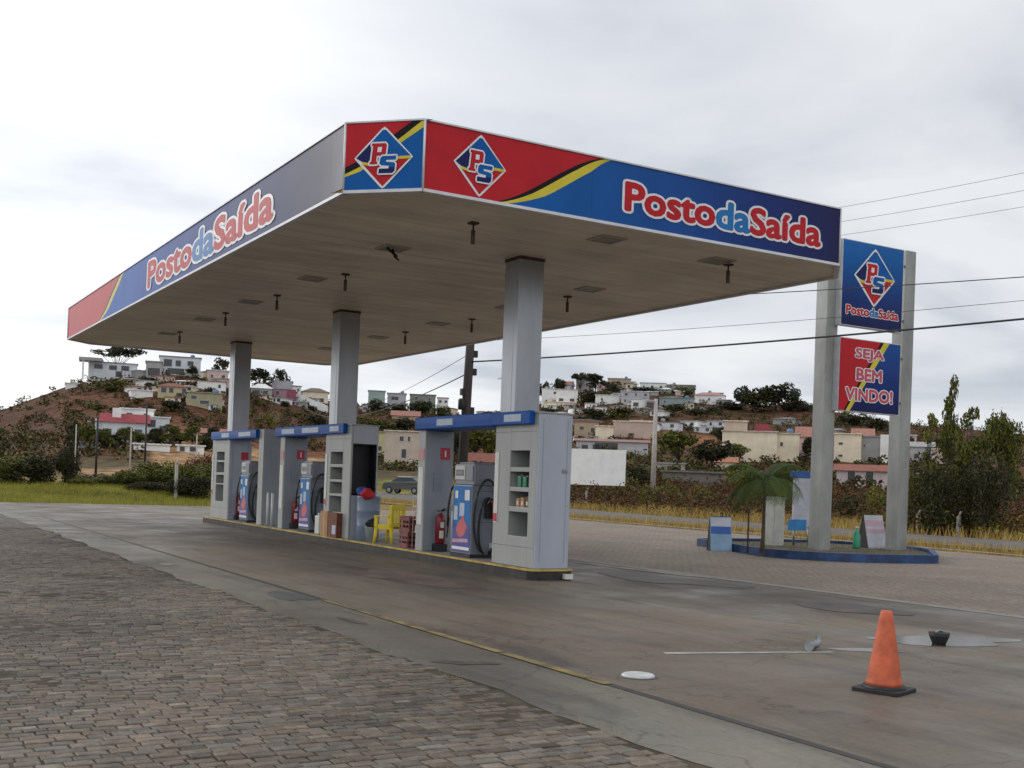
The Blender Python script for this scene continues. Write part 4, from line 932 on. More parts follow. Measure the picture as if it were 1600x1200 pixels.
# ------------------------------------------------------------------ sign pylon on its planted median
med = [(21.9, 25.6), (21.2, 23.6), (20.62, 21.9), (21.35, 20.55), (22.8, 19.85), (24.35, 19.66), (24.5, 19.68), (24.55, 19.72), (28.2, 22.9), (27.6, 26.4), (22.4, 27.2)]
def smooth(pl, it=2):
    for _ in range(it):
        o = []
        for a, b in zip(pl, pl[1:]+pl[:1]): o += [(a[0]*.75+b[0]*.25, a[1]*.75+b[1]*.25), (a[0]*.25+b[0]*.75, a[1]*.25+b[1]*.75)]
        pl = o
    return pl
med = smooth(med)
mcx, mcy = 24.2, 23.2
def inset(pl, d): return [(x-(x-mcx)/math.hypot(x-mcx, y-mcy)*d, y-(y-mcy)/math.hypot(x-mcx, y-mcy)*d) for x, y in pl]
t = thing('planted_median', 'kerbed median with blue painted kerb around the sign pylon', 'median')
mb = MB(); a_, b_ = med, inset(med, .16); n = len(a_)
m_kb = mat('kerb_blue', (.018, .055, .16), .6, .35, 2.5)
for k in range(n):
    j = (k+1) % n
    mb.face([(*a_[k], 0), (*a_[j], 0), (*a_[j], .22), (*a_[k], .22)], m_kb); mb.face([(*a_[k], .22), (*a_[j], .22), (*b_[j], .22), (*b_[k], .22)], m_kb); mb.face([(*b_[k], .22), (*b_[j], .22), (*b_[j], .10), (*b_[k], .10)], m_kb)
mb.build('kerb', t)
MB().prism(b_, .02, .135, mat('median_soil', (.095, .080, .045), .95, .4, 1.5, bump=.5)).build('soil', t)

py_ = thing('sign_pylon', 'tall twin post sign pylon with two blue and red panels', 'sign')
for x0 in (23.36, 26.47):
    mb = MB(); mb.box(x0, x0+.43, 22.75, 23.18, .10, 8.9, m_pylon)
    q = mb.build('post', py_, .015)
def sign_panel(z0, z1): return Face((23.66, 22.53, z0), (1, 0, 0)), 2.46, z1-z0
fcS, w_, h_ = sign_panel(6.42, 8.82)
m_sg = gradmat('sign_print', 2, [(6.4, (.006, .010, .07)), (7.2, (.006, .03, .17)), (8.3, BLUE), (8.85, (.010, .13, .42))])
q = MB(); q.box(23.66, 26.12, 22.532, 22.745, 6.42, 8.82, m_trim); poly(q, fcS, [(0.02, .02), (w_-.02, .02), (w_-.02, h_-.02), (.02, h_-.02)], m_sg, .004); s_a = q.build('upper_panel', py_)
s_a['label'] = 'blue panel with diamond logo'
logo(fcS, w_*.52, h_*.60, .82, .82, 'logo', s_a, e=.01)
mb = MB(); letter(mb, fcS, 'PostodaSaída', .16, .30, 2.16, .30, .008, tmats, m_wht, fmt, bold=.038, obold=.095); mb.build('lettering', s_a)
fcT, w_, h_ = sign_panel(4.03, 6.08)
q = MB(); q.box(23.66, 26.12, 22.532, 22.745, 4.03, 6.08, m_trim)
poly(q, fcT, [(.02, .02), (.22, .02), (1.62, h_-.02), (.02, h_-.02)], m_red, .004)
poly(q, fcT, [(.22, .02), (.30, .02), (1.75, h_-.02), (1.62, h_-.02)], m_blk, .004)
poly(q, fcT, [(.30, .02), (.46, .02), (1.98, h_-.02), (1.75, h_-.02)], m_yel, .004)
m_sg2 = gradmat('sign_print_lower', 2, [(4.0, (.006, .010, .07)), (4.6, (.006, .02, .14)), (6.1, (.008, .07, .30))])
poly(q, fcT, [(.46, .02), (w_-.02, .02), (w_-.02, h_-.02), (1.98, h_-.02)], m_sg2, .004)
s_b = q.build('lower_panel', py_); s_b['label'] = 'red and blue welcome panel'
mb = MB(); m_ltr = mat('letter_red', (.50, .06, .10), .4)
letter(mb, fcT, 'SEJA', .58, 1.42, 1.22, .40, .008, [m_ltr], m_wht, bold=.038, obold=.095)
letter(mb, fcT, 'BEM', .64, .86, 1.10, .40, .008, [m_ltr], m_wht, bold=.038, obold=.095)
letter(mb, fcT, 'VINDO!', .24, .28, 1.96, .42, .008, [m_ltr], m_wht, bold=.038, obold=.095)
mb.build('lettering', s_b)
mb = MB()
for z in (4.4, 5.7, 6.8, 8.4): mb.box(23.79, 26.47, 22.80, 22.86, z, z+.06, m_steel)
mb.build('crossbar', py_)

# A-boards
def aboard(label, loc, rz, cols, w=.34, h=.92):
    t = thing('sandwich_board', label, 'sandwich board', loc, rz)
    for s in (-1, 1):
        mb = MB(); a = .26
        mb.face([(-w, s*a, 0), (w, s*a, 0), (w, s*.02, h), (-w, s*.02, h)][::s*-1], m_dark if s > 0 else cols[0][2])
        mb.face([(-w, s*(a-.02), 0), (w, s*(a-.02), 0), (w, s*.002, h), (-w, s*.002, h)][::s], m_dark)
        mb.face([(-w, s*a, 0), (-w, s*.02, h), (-w, s*.002, h), (-w, s*(a-.02), 0)], m_dark); mb.face([(w, s*a, 0), (w, s*.02, h), (w, s*.002, h), (w, s*(a-.02), 0)], m_dark)
        b = mb.build('board', t)
        if s < 0:
            mb = MB(); n = Vector((0, -h, -.24)).normalized()
            for z0, z1, m in cols:
                y = lambda z: -(.26-(.24)*z/h)
                mb.face([(-w+.02, y(z0*h)-.006, z0*h), (w-.02, y(z0*h)-.006, z0*h), (w-.02, y(z1*h)-.006, z1*h), (-w+.02, y(z1*h)-.006, z1*h)], m)
            mb.build('print', b)
    MB().box(-w, w, -.019, .019, h, h+.015, m_dark).build('hinge', t)
    mb = MB(); mb.face([(-w+.01, -.24, .01), (-w+.01, .24, .01), (-w+.01, .0, h-.02)], m_dark); mb.face([(w-.01, .24, .01), (w-.01, -.24, .01), (w-.01, .0, h-.02)], m_dark); mb.build('side_cloth', t)
    return t
m_pb = mat('board_pale_blue', (.24, .38, .55), .5); m_bb = mat('board_blue', (.03, .12, .42), .5); m_pk = mat('board_pale_pink', (.55, .36, .42), .5); m_wb = mat('board_white', (.52, .52, .58), .5)
q = hz_(1124, 861, .004)
aboard('sandwich board with blue band and pale blue lower half left of the palm', (q[0]+.08, q[1]+.1, .004), R(-28), [(0.03, .5, m_pb), (.5, .72, m_bb), (.72, .97, m_wb)], .30, .95)
q = hz_(1366, 856, .14)
aboard('white and pink sandwich board with black side between the pylon posts', (q[0]+.02, q[1]+.12, .135), R(-6), [(0.03, .45, m_wb), (.45, .58, m_pk), (.58, .66, m_wb), (.66, .84, m_pk), (.84, .97, m_wb)], .36, .98)
q = hz_(1338, 857, .14)
t = thing('green_bottle', 'green plastic bottle standing at the foot of the white sandwich board', 'bottle', (q[0], q[1], .135)); MB().lathe(0, 0, [(.10, 0), (.11, .05), (.11, .38), (.05, .5), (.04, .6)], mat('green_plastic', (.03, .30, .16), .35), 16).build('body', t); MB().lathe(0, 0, [(.045, .6), (.045, .64)], m_wplastic, 12).build('cap', t)
# white box and price board behind the left post
t = thing('air_tower', 'white metal cabinet standing behind the palm on the median', 'cabinet', (23.55, 24.75, .13), R(8))
MB().prism([(-.30, -.2), (.22, -.2), (.30, -.1), (.30, .2), (-.30, .2)], 0, 1.38, mat('cream_white', (.50, .50, .46), .5)).build('body', t, .02); MB().box(-.25, .2, -.215, -.201, .1, 1.2, MATS['cream_white']).build('door', t, .004)
MB().box(-.31, .31, -.21, .21, 1.38, 1.43, MATS['cream_white']).build('lid', t, .01)
t = thing('price_board', 'tall white price board with blue header and blue foot behind the left pylon post', 'price board', (24.85, 24.95, .13), R(0))
MB().box(-.36, .36, -.05, .05, .55, 2.02, m_wb).build('board', t, .01); MB().box(-.48, .38, -.07, .07, 2.025, 2.22, m_bb).build('header', t, .01); MB().box(-.62, .10, -.11, -.056, .45, .78, mat('sky_blue_panel', (.04, .24, .55), .4)).build('foot_panel', t, .01)
mb = MB()
for k in range(6): mb.box(-.30, .30, -.056, -.051, .88+.19*k, .90+.19*k, m_plate)
mb.build('row_line', t)
for sx in (-.3, .3): MB().tube([(sx, 0, 0), (sx, 0, .549)], .03, m_steel, 8).build('leg', t)

# ------------------------------------------------------------------ leaves
def leaf_mat(name, c, rough=.6):
    mt = bpy.data.materials.new(name); mt.use_nodes = True; nt = mt.node_tree; b = nt.nodes['Principled BSDF']
    b.inputs['Roughness'].default_value = rough; b.inputs['Specular IOR Level'].default_value = .12
    at = nt.nodes.new('ShaderNodeAttribute'); at.attribute_name = 'tint'
    vm = nt.nodes.new('ShaderNodeVectorMath'); vm.operation = 'MULTIPLY'; vm.inputs[1].default_value = c
    nt.links.new(at.outputs['Color'], vm.inputs[0]); nt.links.new(vm.outputs[0], b.inputs['Base Color'])
    MATS[name] = mt; return mt
lm_dark = leaf_mat('leaves_dark', (.036, .038, .017)); lm_mid = leaf_mat('leaves_mid', (.095, .105, .026)); lm_olive = leaf_mat('leaves_olive', (.14, .14, .03)); lm_grey = leaf_mat('leaves_grey_green', (.060, .078, .055))
lm_dry = leaf_mat('leaves_dry', (.105, .058, .024)); lm_straw = leaf_mat('straw', (.36, .26, .09)); lm_grass = leaf_mat('grass_green', (.29, .28, .05)); lm_rust = leaf_mat('leaves_rust', (.10, .045, .02))
def quads_mesh(name, P, size, mats_, seed=0, up=.0, mi=None, aspect=1.7, blade=False):
    g = np.random.default_rng(seed); N = len(P)
    if blade:
        d = g.normal(size=(N, 3))*.25; d[:, 2] = 1; d /= np.linalg.norm(d, axis=1)[:, None]
        s = np.cross(d, g.normal(size=(N, 3))); s /= np.linalg.norm(s, axis=1)[:, None]
        L_ = size[:, None]; V = np.stack([P-s*L_*.035, P+s*L_*.035, P+d*L_+g.normal(size=(N, 3))*.05*L_], 1).reshape(-1, 3); k = 3
    else:
        a = g.normal(size=(N, 3)); a /= np.linalg.norm(a, axis=1)[:, None]
        b = np.cross(a, g.normal(size=(N, 3))); b /= np.linalg.norm(b, axis=1)[:, None]
        L_ = size[:, None]*.5; W = L_/aspect
        V = np.stack([P-a*L_, P+b*W, P+a*L_, P-b*W], 1).reshape(-1, 3); k = 4
    Fc = np.arange(N*k).reshape(N, k)
    me = bpy.data.meshes.new(name); me.from_pydata(V.tolist(), [], Fc.tolist())
    t = g.uniform(.55, 1.45, N)
    col = np.repeat(np.stack([t*g.uniform(.9, 1.15, N), t, t*g.uniform(.7, 1.1, N), np.ones(N)], 1), k, axis=0)
    ca = me.color_attributes.new('tint', 'FLOAT_COLOR', 'POINT'); ca.data.foreach_set('color', col.ravel())
    for m in mats_: me.materials.append(m)
    if mi is not None: me.polygons.foreach_set('material_index', mi)
    me.update(); return me
def crown_points(lobes, N, seed, shell=.55):
    g = np.random.default_rng(seed); w = np.array([l[3]*l[4]*l[5] for l in lobes])**.75; ids = g.choice(len(lobes), N, p=w/w.sum())
    Lb = np.array(lobes, float)[ids]; d = g.normal(size=(N, 3)); d /= np.linalg.norm(d, axis=1)[:, None]
    r = shell+(1-shell)*g.random(N)**.5
    r *= 1+.18*np.sin(d[:, 0]*5+ids)*np.sin(d[:, 1]*6+ids*2)+.1*g.normal(size=N)
    # sprigs
    return Lb[:, :3]+d*Lb[:, 3:6]*r[:, None]
def lobes_for(kind, seed):
    g = random.Random(seed); L_ = []
    if kind == 'round':
        for k in range(11): a = g.uniform(0, 6.28); r = g.uniform(.1, .34); L_.append((r*math.cos(a), r*math.sin(a), g.uniform(.42, .84), g.uniform(.13, .22), g.uniform(.13, .22), g.uniform(.10, .17)))
    elif kind == 'flat':
        for k in range(12): a = g.uniform(0, 6.28); r = g.uniform(.1, .62); L_.append((r*math.cos(a), r*math.sin(a), g.uniform(.74, .94), g.uniform(.14, .26), g.uniform(.14, .26), g.uniform(.05, .09)))
    elif kind == 'tall':
        for k in range(16): z = g.uniform(.25, .95); a = g.uniform(0, 6.28); r = g.uniform(0, .22)*(1.25-z); L_.append((r*math.cos(a), r*math.sin(a), z, g.uniform(.08, .15)*(1.4-z*.6), g.uniform(.08, .15)*(1.4-z*.6), g.uniform(.07, .13)))
    elif kind == 'loose':
        for k in range(17): z = g.uniform(.34, .96); a = g.uniform(0, 6.28); r = g.uniform(.05, .36)*(1.3-z*.75); L_.append((r*math.cos(a), r*math.sin(a), z, g.uniform(.07, .12), g.uniform(.07, .12), g.uniform(.035, .07)))
    elif kind == 'bush':
        for k in range(9): a = g.uniform(0, 6.28); r = g.uniform(0, .42); L_.append((r*math.cos(a), r*math.sin(a), g.uniform(.15, .68), g.uniform(.18, .32), g.uniform(.18, .32), g.uniform(.16, .28)))
    return L_
m_bark = mat('bark', (.07, .055, .045), .9, .3, 6, bump=.4)
CR = {}
def crown_variant(kind, seed, lm, N, leaf):
    key = (kind, seed, lm.name, N)
    if key not in CR:
        Lb = lobes_for(kind, seed); P = crown_points(Lb, N, seed); g = np.random.default_rng(seed+9)
        P[:, 2] = np.maximum(P[:, 2], .02)
        me = quads_mesh('crown', P, g.uniform(.6, 1.4, N)*leaf, [lm], seed)
        mb = MB()
        if kind != 'bush':
            q = random.Random(seed); top = .42 if kind not in ('tall', 'loose') else .8
            mb.tube([(0, 0, 0), (q.uniform(-.01, .01), q.uniform(-.01, .01), top*.5), (q.uniform(-.03, .03), q.uniform(-.03, .03), top)], [.030, .022, .014], m_bark, 7)
            for l in Lb[:12]: mb.tube([(0, 0, min(top*.62, l[2]*.8)), (l[0]*.5, l[1]*.5, (top*.62+l[2])/2+.02), (l[0], l[1], l[2])], [.013, .009, .003], m_bark, 5)
        else:
            for l in Lb[:5]: mb.tube([(0, 0, 0), (l[0]*.6, l[1]*.6, l[2]*.7), (l[0], l[1], l[2])], [.018, .011, .004], m_bark, 5)
        o = mb.build('trunk'); tm = o.data; bpy.data.objects.remove(o)
        CR[key] = (me, tm)
    return CR[key]
def tree(x, y, z, h, w, kind, seed, lm, label, group, N=1400, leaf=.07, name=None, cat=None):
    bush = kind == 'bush'
    me, tm = crown_variant(kind, seed, lm, N, leaf)
    t = thing(name or ('bush' if bush else 'tree'), label, cat or ('bush' if bush else 'tree'), (x, y, z-.1), rnd.uniform(0, 6.28), group)
    t.scale = (w, w, h)
    for nme, d in (('crown', me), ('trunk', tm)):
        o = bpy.data.objects.new(nme, d); COL.objects.link(o); o.parent = t
    return t
def tree_px(px, pb, pt, pw, kind, seed, lm, label, group, N=1400, leaf=.07, D=None, **k):
    """tree whose foot stands where the sight line meets the terrain"""
    if D is None: X, Y, Z, D = ground_hit(px, pb)
    else:
        a = R(azp(px)); X, Y = math.sin(a)*D, math.cos(a)*D; Z = float(terrain(X, Y))
    dep = X*fw[0]+Y*fw[1]
    top = CH+(hor(px)-pt)/F*dep
    w = pw/F*dep/(.8 if kind == 'loose' else .95 if kind in ('round', 'bush') else 1.5 if kind == 'flat' else .62)
    return tree(X, Y, Z, max(top-Z, .6)/.97, w, kind, seed, lm, label, group, N, leaf, **k)

# ------------------------------------------------------------------ palm
def palm():
    q = hz_(1188, 864, .13)
    t = thing('palm_tree', 'young palm with drooping fronds on the median before the pylon', 'palm tree', (q[0]+.15, q[1]+.1, .13))
    mb = MB(); mb.tube([(0, 0, 0), (.02, 0, .4), (.03, .01, 1.1), (.02, 0, 1.80)], [.07, .05, .04, .045], mat('palm_trunk', (.10, .08, .05), .9, .3, 12, bump=.5), 10)
    mb.build('trunk', t)
    g = random.Random(5); lm_p = leaf_mat('palm_leaves', (.060, .092, .022))
    for k in range(16):
        az = k*2.39996+g.uniform(-.2, .2); el = g.uniform(.25, 1.25); ln = g.uniform(1.0, 1.3); P = []; c = Vector((.02, 0, 1.78)); d = Vector((math.cos(az)*math.cos(el), math.sin(az)*math.cos(el), math.sin(el)))
        pts = [c.copy()]
        for s in range(12): c = c+d*ln/12; d = (d+Vector((0, 0, -.17-.06*(1-el/1.3)))).normalized(); pts.append(c.copy())
        mb = MB(); mb.tube(pts, [.016-.0011*i for i in range(13)], lm_p, 5)
        for i in range(1, 13):
            for u in (0, .33, .66):
                if i == 12 and u: continue
                p = pts[i] if u == 0 else pts[i].lerp(pts[min(i+1, 12)], u)
                ax = (pts[min(i+1, 12)]-pts[i-1]).normalized(); sd_ = ax.cross(Vector((0, 0, 1))).normalized(); L_ = .42*math.sin(math.pi*(i+u+1)/14.5)+.05
                for s in (-1, 1):
                    tip = p+(sd_*s*g.uniform(.75, 1.05)+ax*.45+Vector((0, 0, -.5+g.uniform(-.2, .15))))*L_; mid = p+(sd_*s*.5+ax*.28+Vector((0, 0, -.06)))*L_; w = ax*.0085
                    mb.face([p-w, p+w, mid+w*1.1, mid-w*1.1], lm_p); mb.face([mid-w*1.1, mid+w*1.1, tip], lm_p)
        o = mb.build('frond', t)
        ca = o.data.color_attributes.new('tint', 'FLOAT_COLOR', 'POINT'); v = g.uniform(.7, 1.3)
        ca.data.foreach_set('color', np.tile([v, v, v, 1], len(o.data.vertices)))
palm()
for px_, lb in ((1168, 'thin wooden stake left of the palm trunk'),):
    q = hz_(px_, 864, .13); o = MB().tube([(0, 0, 0), (.0, .01, 1.15)], .022, m_woodpole, 6).build('wooden_stake'); o.location = q; tag(o, lb, 'stake')

# ------------------------------------------------------------------ utility poles, wires
dp = 41.0
a = R(azp(716)); PXp, PYp = None, None
def at_depth(px, py, dep): d = ray(px, py); return Vector((d[0]*dep, d[1]*dep, CH+d[2]*dep))
bt = at_depth(718, 800, dp); tp = at_depth(735, 535, dp)
dirp = (tp-bt)/(tp.z-bt.z); p0 = bt-dirp*bt.z; ptop = p0+dirp*10.6
up_ = thing('utility_pole', 'dark leaning wooden utility pole behind the canopy', 'utility pole', tuple(p0))
mb = MB(); mb.tube([(0, 0, -.1), tuple(dirp*5), tuple(dirp*10.6)], [.19, .165, .13], m_woodpole, 12); mb.build('pole', up_)
c = dirp*8.9; rr = Vector((r2[0], r2[1], 0))
mb = MB(); mb.box(c.x-.9, c.x+.9, c.y-.06, c.y+.06, c.z, c.z+.12, m_woodpole); mb.build('crossarm', up_)
for k, (z, sx) in enumerate(((4.25, .2), (4.9, -.16), (6.3, .2), (5.65, .2))):
    c = dirp*z; mb = MB(); mb.box(c.x+sx-.1, c.x+sx+.1, c.y-.08, c.y+.08, c.z-.12, c.z+.12, m_dark); mb.build('bracket', up_)
mb = MB(); c = dirp*4.45; mb.lathe(c.x-.27, c.y-.12, [(.09, c.z-.2), (.12, c.z-.17), (.12, c.z+.15), (.08, c.z+.2)], m_dark, 12); mb.build('junction_box', up_)
def wire(a, b, sag, r, label, group='overhead wires'):
    a, b = Vector(a), Vector(b); pts = []
    for k in range(25): t = k/24; p = a.lerp(b, t); p.z -= sag*4*t*(1-t); pts.append(tuple(p-a))
    o = MB().tube(pts, r, m_wire, 5).build('power_cable'); o.location = a; tag(o, label, 'cable', group)
def pole_at(z): return p0+dirp*z
def ext(A, px, py, dep, z=None):  # far end of a span that crosses the frame edge, carried on beyond it
    B = at_depth(px, py, dep); return A+(B-A)*1.25
wire(pole_at(6.0), ext(pole_at(6.0), 1510, 502, 28.4), .12, .028, 'thick black cable sagging low from the wooden pole across the sign pylon')
wire(pole_at(8.1), ext(pole_at(8.1), 1510, 433, 28.4), .15, .013, 'thin cable crossing the upper pylon panel')
wire(pole_at(6.75), ext(pole_at(6.75), 1510, 472, 28.4), .15, .007, 'faint thin cable passing between the two pylon panels')
for z, py_e, lb in ((9.9, 274, 'topmost faint wire right of the canopy'), (9.6, 300, 'middle faint wire of the upper three right of the canopy'), (9.3, 324, 'lowest faint wire of the upper three right of the canopy')):
    wire(pole_at(z), ext(pole_at(z), 1510, py_e, 28.4), .35, .005, lb)
far = at_depth(480, 640, 120)
wire(pole_at(5.6), far, 1.2, .022, 'cable running from the wooden pole away to the hill at left')
wire(pole_at(6.3), at_depth(500, 640, 125), 1.0, .012, 'thinner cable running from the wooden pole away to the hill')
# concrete pole at right
def pole_px(px, pb, pt, r0, r1, m, label, name='utility_pole', cat='utility pole', D=None, group=None, arm=0):
    if D is None: X, Y, Z, D = ground_hit(px, pb)
    else: a = R(azp(px)); X, Y = math.sin(a)*D, math.cos(a)*D; Z = float(terrain(X, Y))
    dep = X*fw[0]+Y*fw[1]; h = CH+(hor(px)-pt)/F*dep-Z
    t = thing(name, label, cat, (X, Y, Z), 0, group); MB().tube([(0, 0, -.1), (0, 0, h)], [r0, r1], m, 10).build('pole', t)
    if arm:
        mb = MB(); mb.box(-arm, arm*.1, -.05, .05, h-.35, h-.25, m); mb.build('arm', t); mb = MB(); mb.box(-arm-.25, -arm, -.08, .08, h-.37, h-.26, m_steel); mb.build('lamp_head', t)
    return t
pole_px(1021, 783, 622, .26, .17, m_conc, 'pale concrete utility pole in the dry field', D=100, arm=.8)
pole_px(150, 733, 652, .10, .08, m_dark, 'dark slim lamp post left of the red roofed villa', 'lamp_post', 'lamp post', D=95, arm=.5)
pole_px(226, 705, 632, .11, .08, m_dark, 'dark slim lamp post before the red roofed villa', 'lamp_post', 'lamp post', D=120, arm=.5)
pole_px(117, 725, 662, .06, .05, m_conc, 'pale thin pole at the left edge of the field', 'field_pole', 'pole', D=100)
pole_px(203, 735, 668, .06, .05, m_conc, 'pale thin pole above the leafy bushes', 'field_pole', 'pole', D=90)
pole_px(306, 725, 678, .06, .05, m_conc, 'pale thin pole just left of the far cabinet', 'field_pole', 'pole', D=90)

# ------------------------------------------------------------------ car
def car():
    X, Y, Z, D = ground_hit(632, 770); a = R(azp(636)); D = 100; X, Y = math.sin(a)*D, math.cos(a)*D; Z = float(terrain(X, Y))+.04
    t = thing('parked_car', 'dark grey hatchback with white roof seen beyond the pump island', 'car', (X, Y, Z), R(-55))
    m_body = mat('car_paint', (.09, .095, .09), .25, .05, 2); 
    prof = [(-2.0, .35), (-2.0, .75), (-1.85, .95), (-1.1, 1.02), (-.55, 1.42), (.9, 1.46), (1.65, 1.05), (1.95, .95), (2.0, .4)]
    mb = MB(); n = len(prof); ws = [.78, .84, .84, .82, .66, .66, .80, .80, .78]; i = len(mb.v)
    for s in (-1, 1):
        for (x, z), w in zip(prof, ws): mb.v.append((x, s*w, z))
    for k in range(n-1): mb.f.append((i+k, i+k+1, i+n+k+1, i+n+k)); mb.mi.append(mb._m(m_body)); mb.smooth.append(False)
    mb.f.append(tuple(i+k for k in range(n))[::-1]); mb.f.append(tuple(i+n+k for k in range(n))); mb.mi += [mb._m(m_body)]*2; mb.smooth += [False]*2
    mb.f.append((i, i+n, i+2*n-1, i+n-1)); mb.mi.append(0); mb.smooth.append(False)
    mb.build('body', t, .05)
    mb = MB(); mb.face([(-1.13, -.74, 1.05), (-1.13, .74, 1.05), (-.62, .62, 1.40), (-.62, -.62, 1.40)], m_glass); mb.build('windscreen', t)
    for s in (-1, 1): mb = MB(); mb.face([(-1.0, s*.815, 1.05), (1.5, s*.80, 1.08), (.9, s*.70, 1.42), (-.5, s*.70, 1.40)], m_glass); mb.build('side_window', t)
    MB().box(-.56, .95, -.62, .62, 1.462, 1.53, m_wplastic).build('roof_load', t, .02)
    for sx in (-1.3, 1.25):
        for s in (-1, 1):
            w = thing('wheel', None, None, (sx, s*.74, .31)); w.parent = t; mb = MB(); mb.tube([(0, -.1, 0), (0, .1, 0)], .31, m_dark, 18); mb.build('tyre', w); mb = MB(); mb.tube([(0, -.105, 0), (0, .105, 0)], .18, m_steel, 12); mb.build('rim', w)
    for s in (-1, 1): MB().box(-2.03, -1.99, s*.62-.15, s*.62+.15, .68, .84, m_wht).build('headlight', t, .02)
    MB().box(-2.02, -1.995, -.2, .2, .45, .57, m_wplastic).build('number_plate', t)
car()
# billboard
X, Y, Z = *[math.sin(R(azp(928)))*92, math.cos(R(azp(928)))*92], 0; Z = float(terrain(X, Y)); dep = X*fw[0]+Y*fw[1]
t = thing('billboard', 'blank white billboard on posts beyond the near cabinet', 'billboard', (X, Y, Z), R(-36))
z0 = CH+(hor(928)-757)/F*dep-Z; z1 = CH+(hor(928)-701)/F*dep-Z; w = 49/F*dep
MB().box(-w, w, -.05, .05, z0, z1, mat('billboard_white', (.80, .81, .78), .55, .07, 1.2)).build('panel', t)
for sx in (-.8, 0, .8): MB().box(sx*w-.05, sx*w+.05, .051, .15, -.2, z1-.1, m_woodpole).build('post', t)

# ------------------------------------------------------------------ houses
def wallm(c): return mat('wall_%d_%d_%d' % tuple(int(q*100) for q in c), c, .85, .10, .6, bump=0)
def roofm(c): return mat('roof_%d_%d_%d' % tuple(int(q*100) for q in c), c, .85, .25, 2)
W1 = (.78, .78, .76); W2 = (.60, .63, .67); CRM = (.76, .66, .50); YL = (.46, .42, .24); PK = (.60, .46, .42); GRY = (.34, .34, .33); TAN = (.42, .32, .22); TERR = (.22, .07, .05); PTERR = (.35, .16, .12)
def house(l, r, tpx, bpx, label, wall=W1, roof='flat', rc=GRY, wins=None, dep_m=8.0, rz=0.0, base=None, extra=(), cat='house', D=None, roofh=.28, name='house'):
    px = (l+r)/2
    if D is None: X, Y, Z, D = ground_hit(px, base or bpx)
    else: a = R(azp(px)); X, Y = math.sin(a)*D, math.cos(a)*D; Z = float(terrain(X, Y))
    dep = X*fw[0]+Y*fw[1]; s = dep/F
    w = (r-l)*s; zt = CH+(hor(px)-tpx)*s-Z
    face = -math.atan2(X, Y)  # turns local -Y towards the camera
    t = thing(name, label, cat, (X, Y, Z), face+rz, 'houses on the far slopes')
    wm = wallm(wall)
    bh = zt*(1-roofh) if roof != 'flat' else zt-.2
    MB().box(-w/2, w/2, 0, dep_m, -3.5, bh, wm).build('wall', t)
    if roof == 'flat': MB().box(-w/2-.25, w/2+.25, -.3, dep_m+.2, bh+.003, zt, wm if rc is None else roofm(rc)).build('roof', t)
    else:
        mb = MB(); e = .45; x0, x1, y0, y1 = -w/2-e, w/2+e, -e, dep_m+e; ym = dep_m/2; hx_ = min(w/2, dep_m/2)*.8 if roof == 'hip' else 0
        A, B, Cc, Dd = (x0, y0, bh+.003), (x1, y0, bh+.003), (x1, y1, bh+.003), (x0, y1, bh+.003); E_, F_ = (x0+hx_, ym, zt), (x1-hx_, ym, zt); rm = roofm(rc)
        mb.face([A, B, F_, E_], rm); mb.face([Cc, Dd, E_, F_], rm); mb.face([B, Cc, F_], rm if roof == 'hip' else wm); mb.face([Dd, A, E_], rm if roof == 'hip' else wm); mb.face([Dd, Cc, B, A], rm); mb.build('roof', t)
    if wins is None:
        nst = max(1, round(bh/3.0)); ncol = max(2, int(w/3.2)); wins = [((k+.5)/ncol+.03*math.sin(k*7+j*3+w), (j+.55)/nst, .55, .42) for j in range(nst) for k in range(ncol) if (k*3+j*5+int(w)) % 4 != 3]
        wins = [(u, v, .95 if i % 3 else .6, .85) for i, (u, v, a_, b_) in enumerate(wins)]
    for (u, v, ww, wh) in wins:
        cx, cz = -w/2+u*w, v*bh
        f = MB().box(cx-ww/2-.08, cx+ww/2+.08, -.06, -.002, cz-wh/2-.08, cz+wh/2+.08, m_frame).build('window', t)
        MB().box(cx-ww/2, cx+ww/2, -.075, -.0605, cz-wh/2, cz+wh/2, m_win).build('pane', f)
    if dep > 120 and roof == 'flat' and (int(px) % 3 != 0) and w > 6:
        ux = w*(.3 if int(px) % 2 else -.25); mt_ = MB(); mt_.lathe(ux, dep_m*.5, [(.55, zt+.01), (.62, zt+.5), (.62, zt+.85), (.3, zt+1.05)], mat('tank_blue', (.10, .20, .34), .5) if int(px) % 2 else mat('tank_grey', (.3, .3, .29), .7), 10); mt_.build('water_tank', t)
    for ex in extra: # wings: (l, r, top, bottom, wall, y offset, depth)
        el, er, et, eb, ec, yo, dd = ex
        MB().box((el-px)*s, (er-px)*s, yo, yo+dd, CH+(hor(px)-eb)*s-Z, CH+(hor(px)-et)*s-Z, wallm(ec)).build('wing', t)
    return t
hs = house
# left hill, ridge
hs(140, 212, 565, 592, 'white modern house with flat overhanging roof at the left end of the ridge', W2, 'flat', GRY, [(.2, .72, 2.2, 1.2), (.5, .7, 2, 1.2), (.75, .7, 2, 1.3), (.62, .3, 1.6, 1.6)], extra=((126, 160, 561, 566, GRY, -3, 6), (131, 134, 566, 596, W1, -2.6, .5), (139.9, 141, 566, 596, W1, -2.6, .5)))
hs(103, 121, 597, 606, 'low white wall house at the far left below the ridge', W1, 'flat', W1, [], base=606)
hs(228, 252, 563, 590, 'grey boxy house with garage left on the ridge beside the bluish house', GRY, 'flat', GRY, [(.5, .35, 3.2, 2.2)])
hs(250, 312, 556, 585, 'bluish white two storey ridge house with three windows', W2, 'flat', (.3, .2, .2), [(.2, .65, 2.2, 2), (.45, .65, 1.4, 1.6), (.75, .68, 1.6, 1.3), (.4, .2, 4.5, 1.6)])
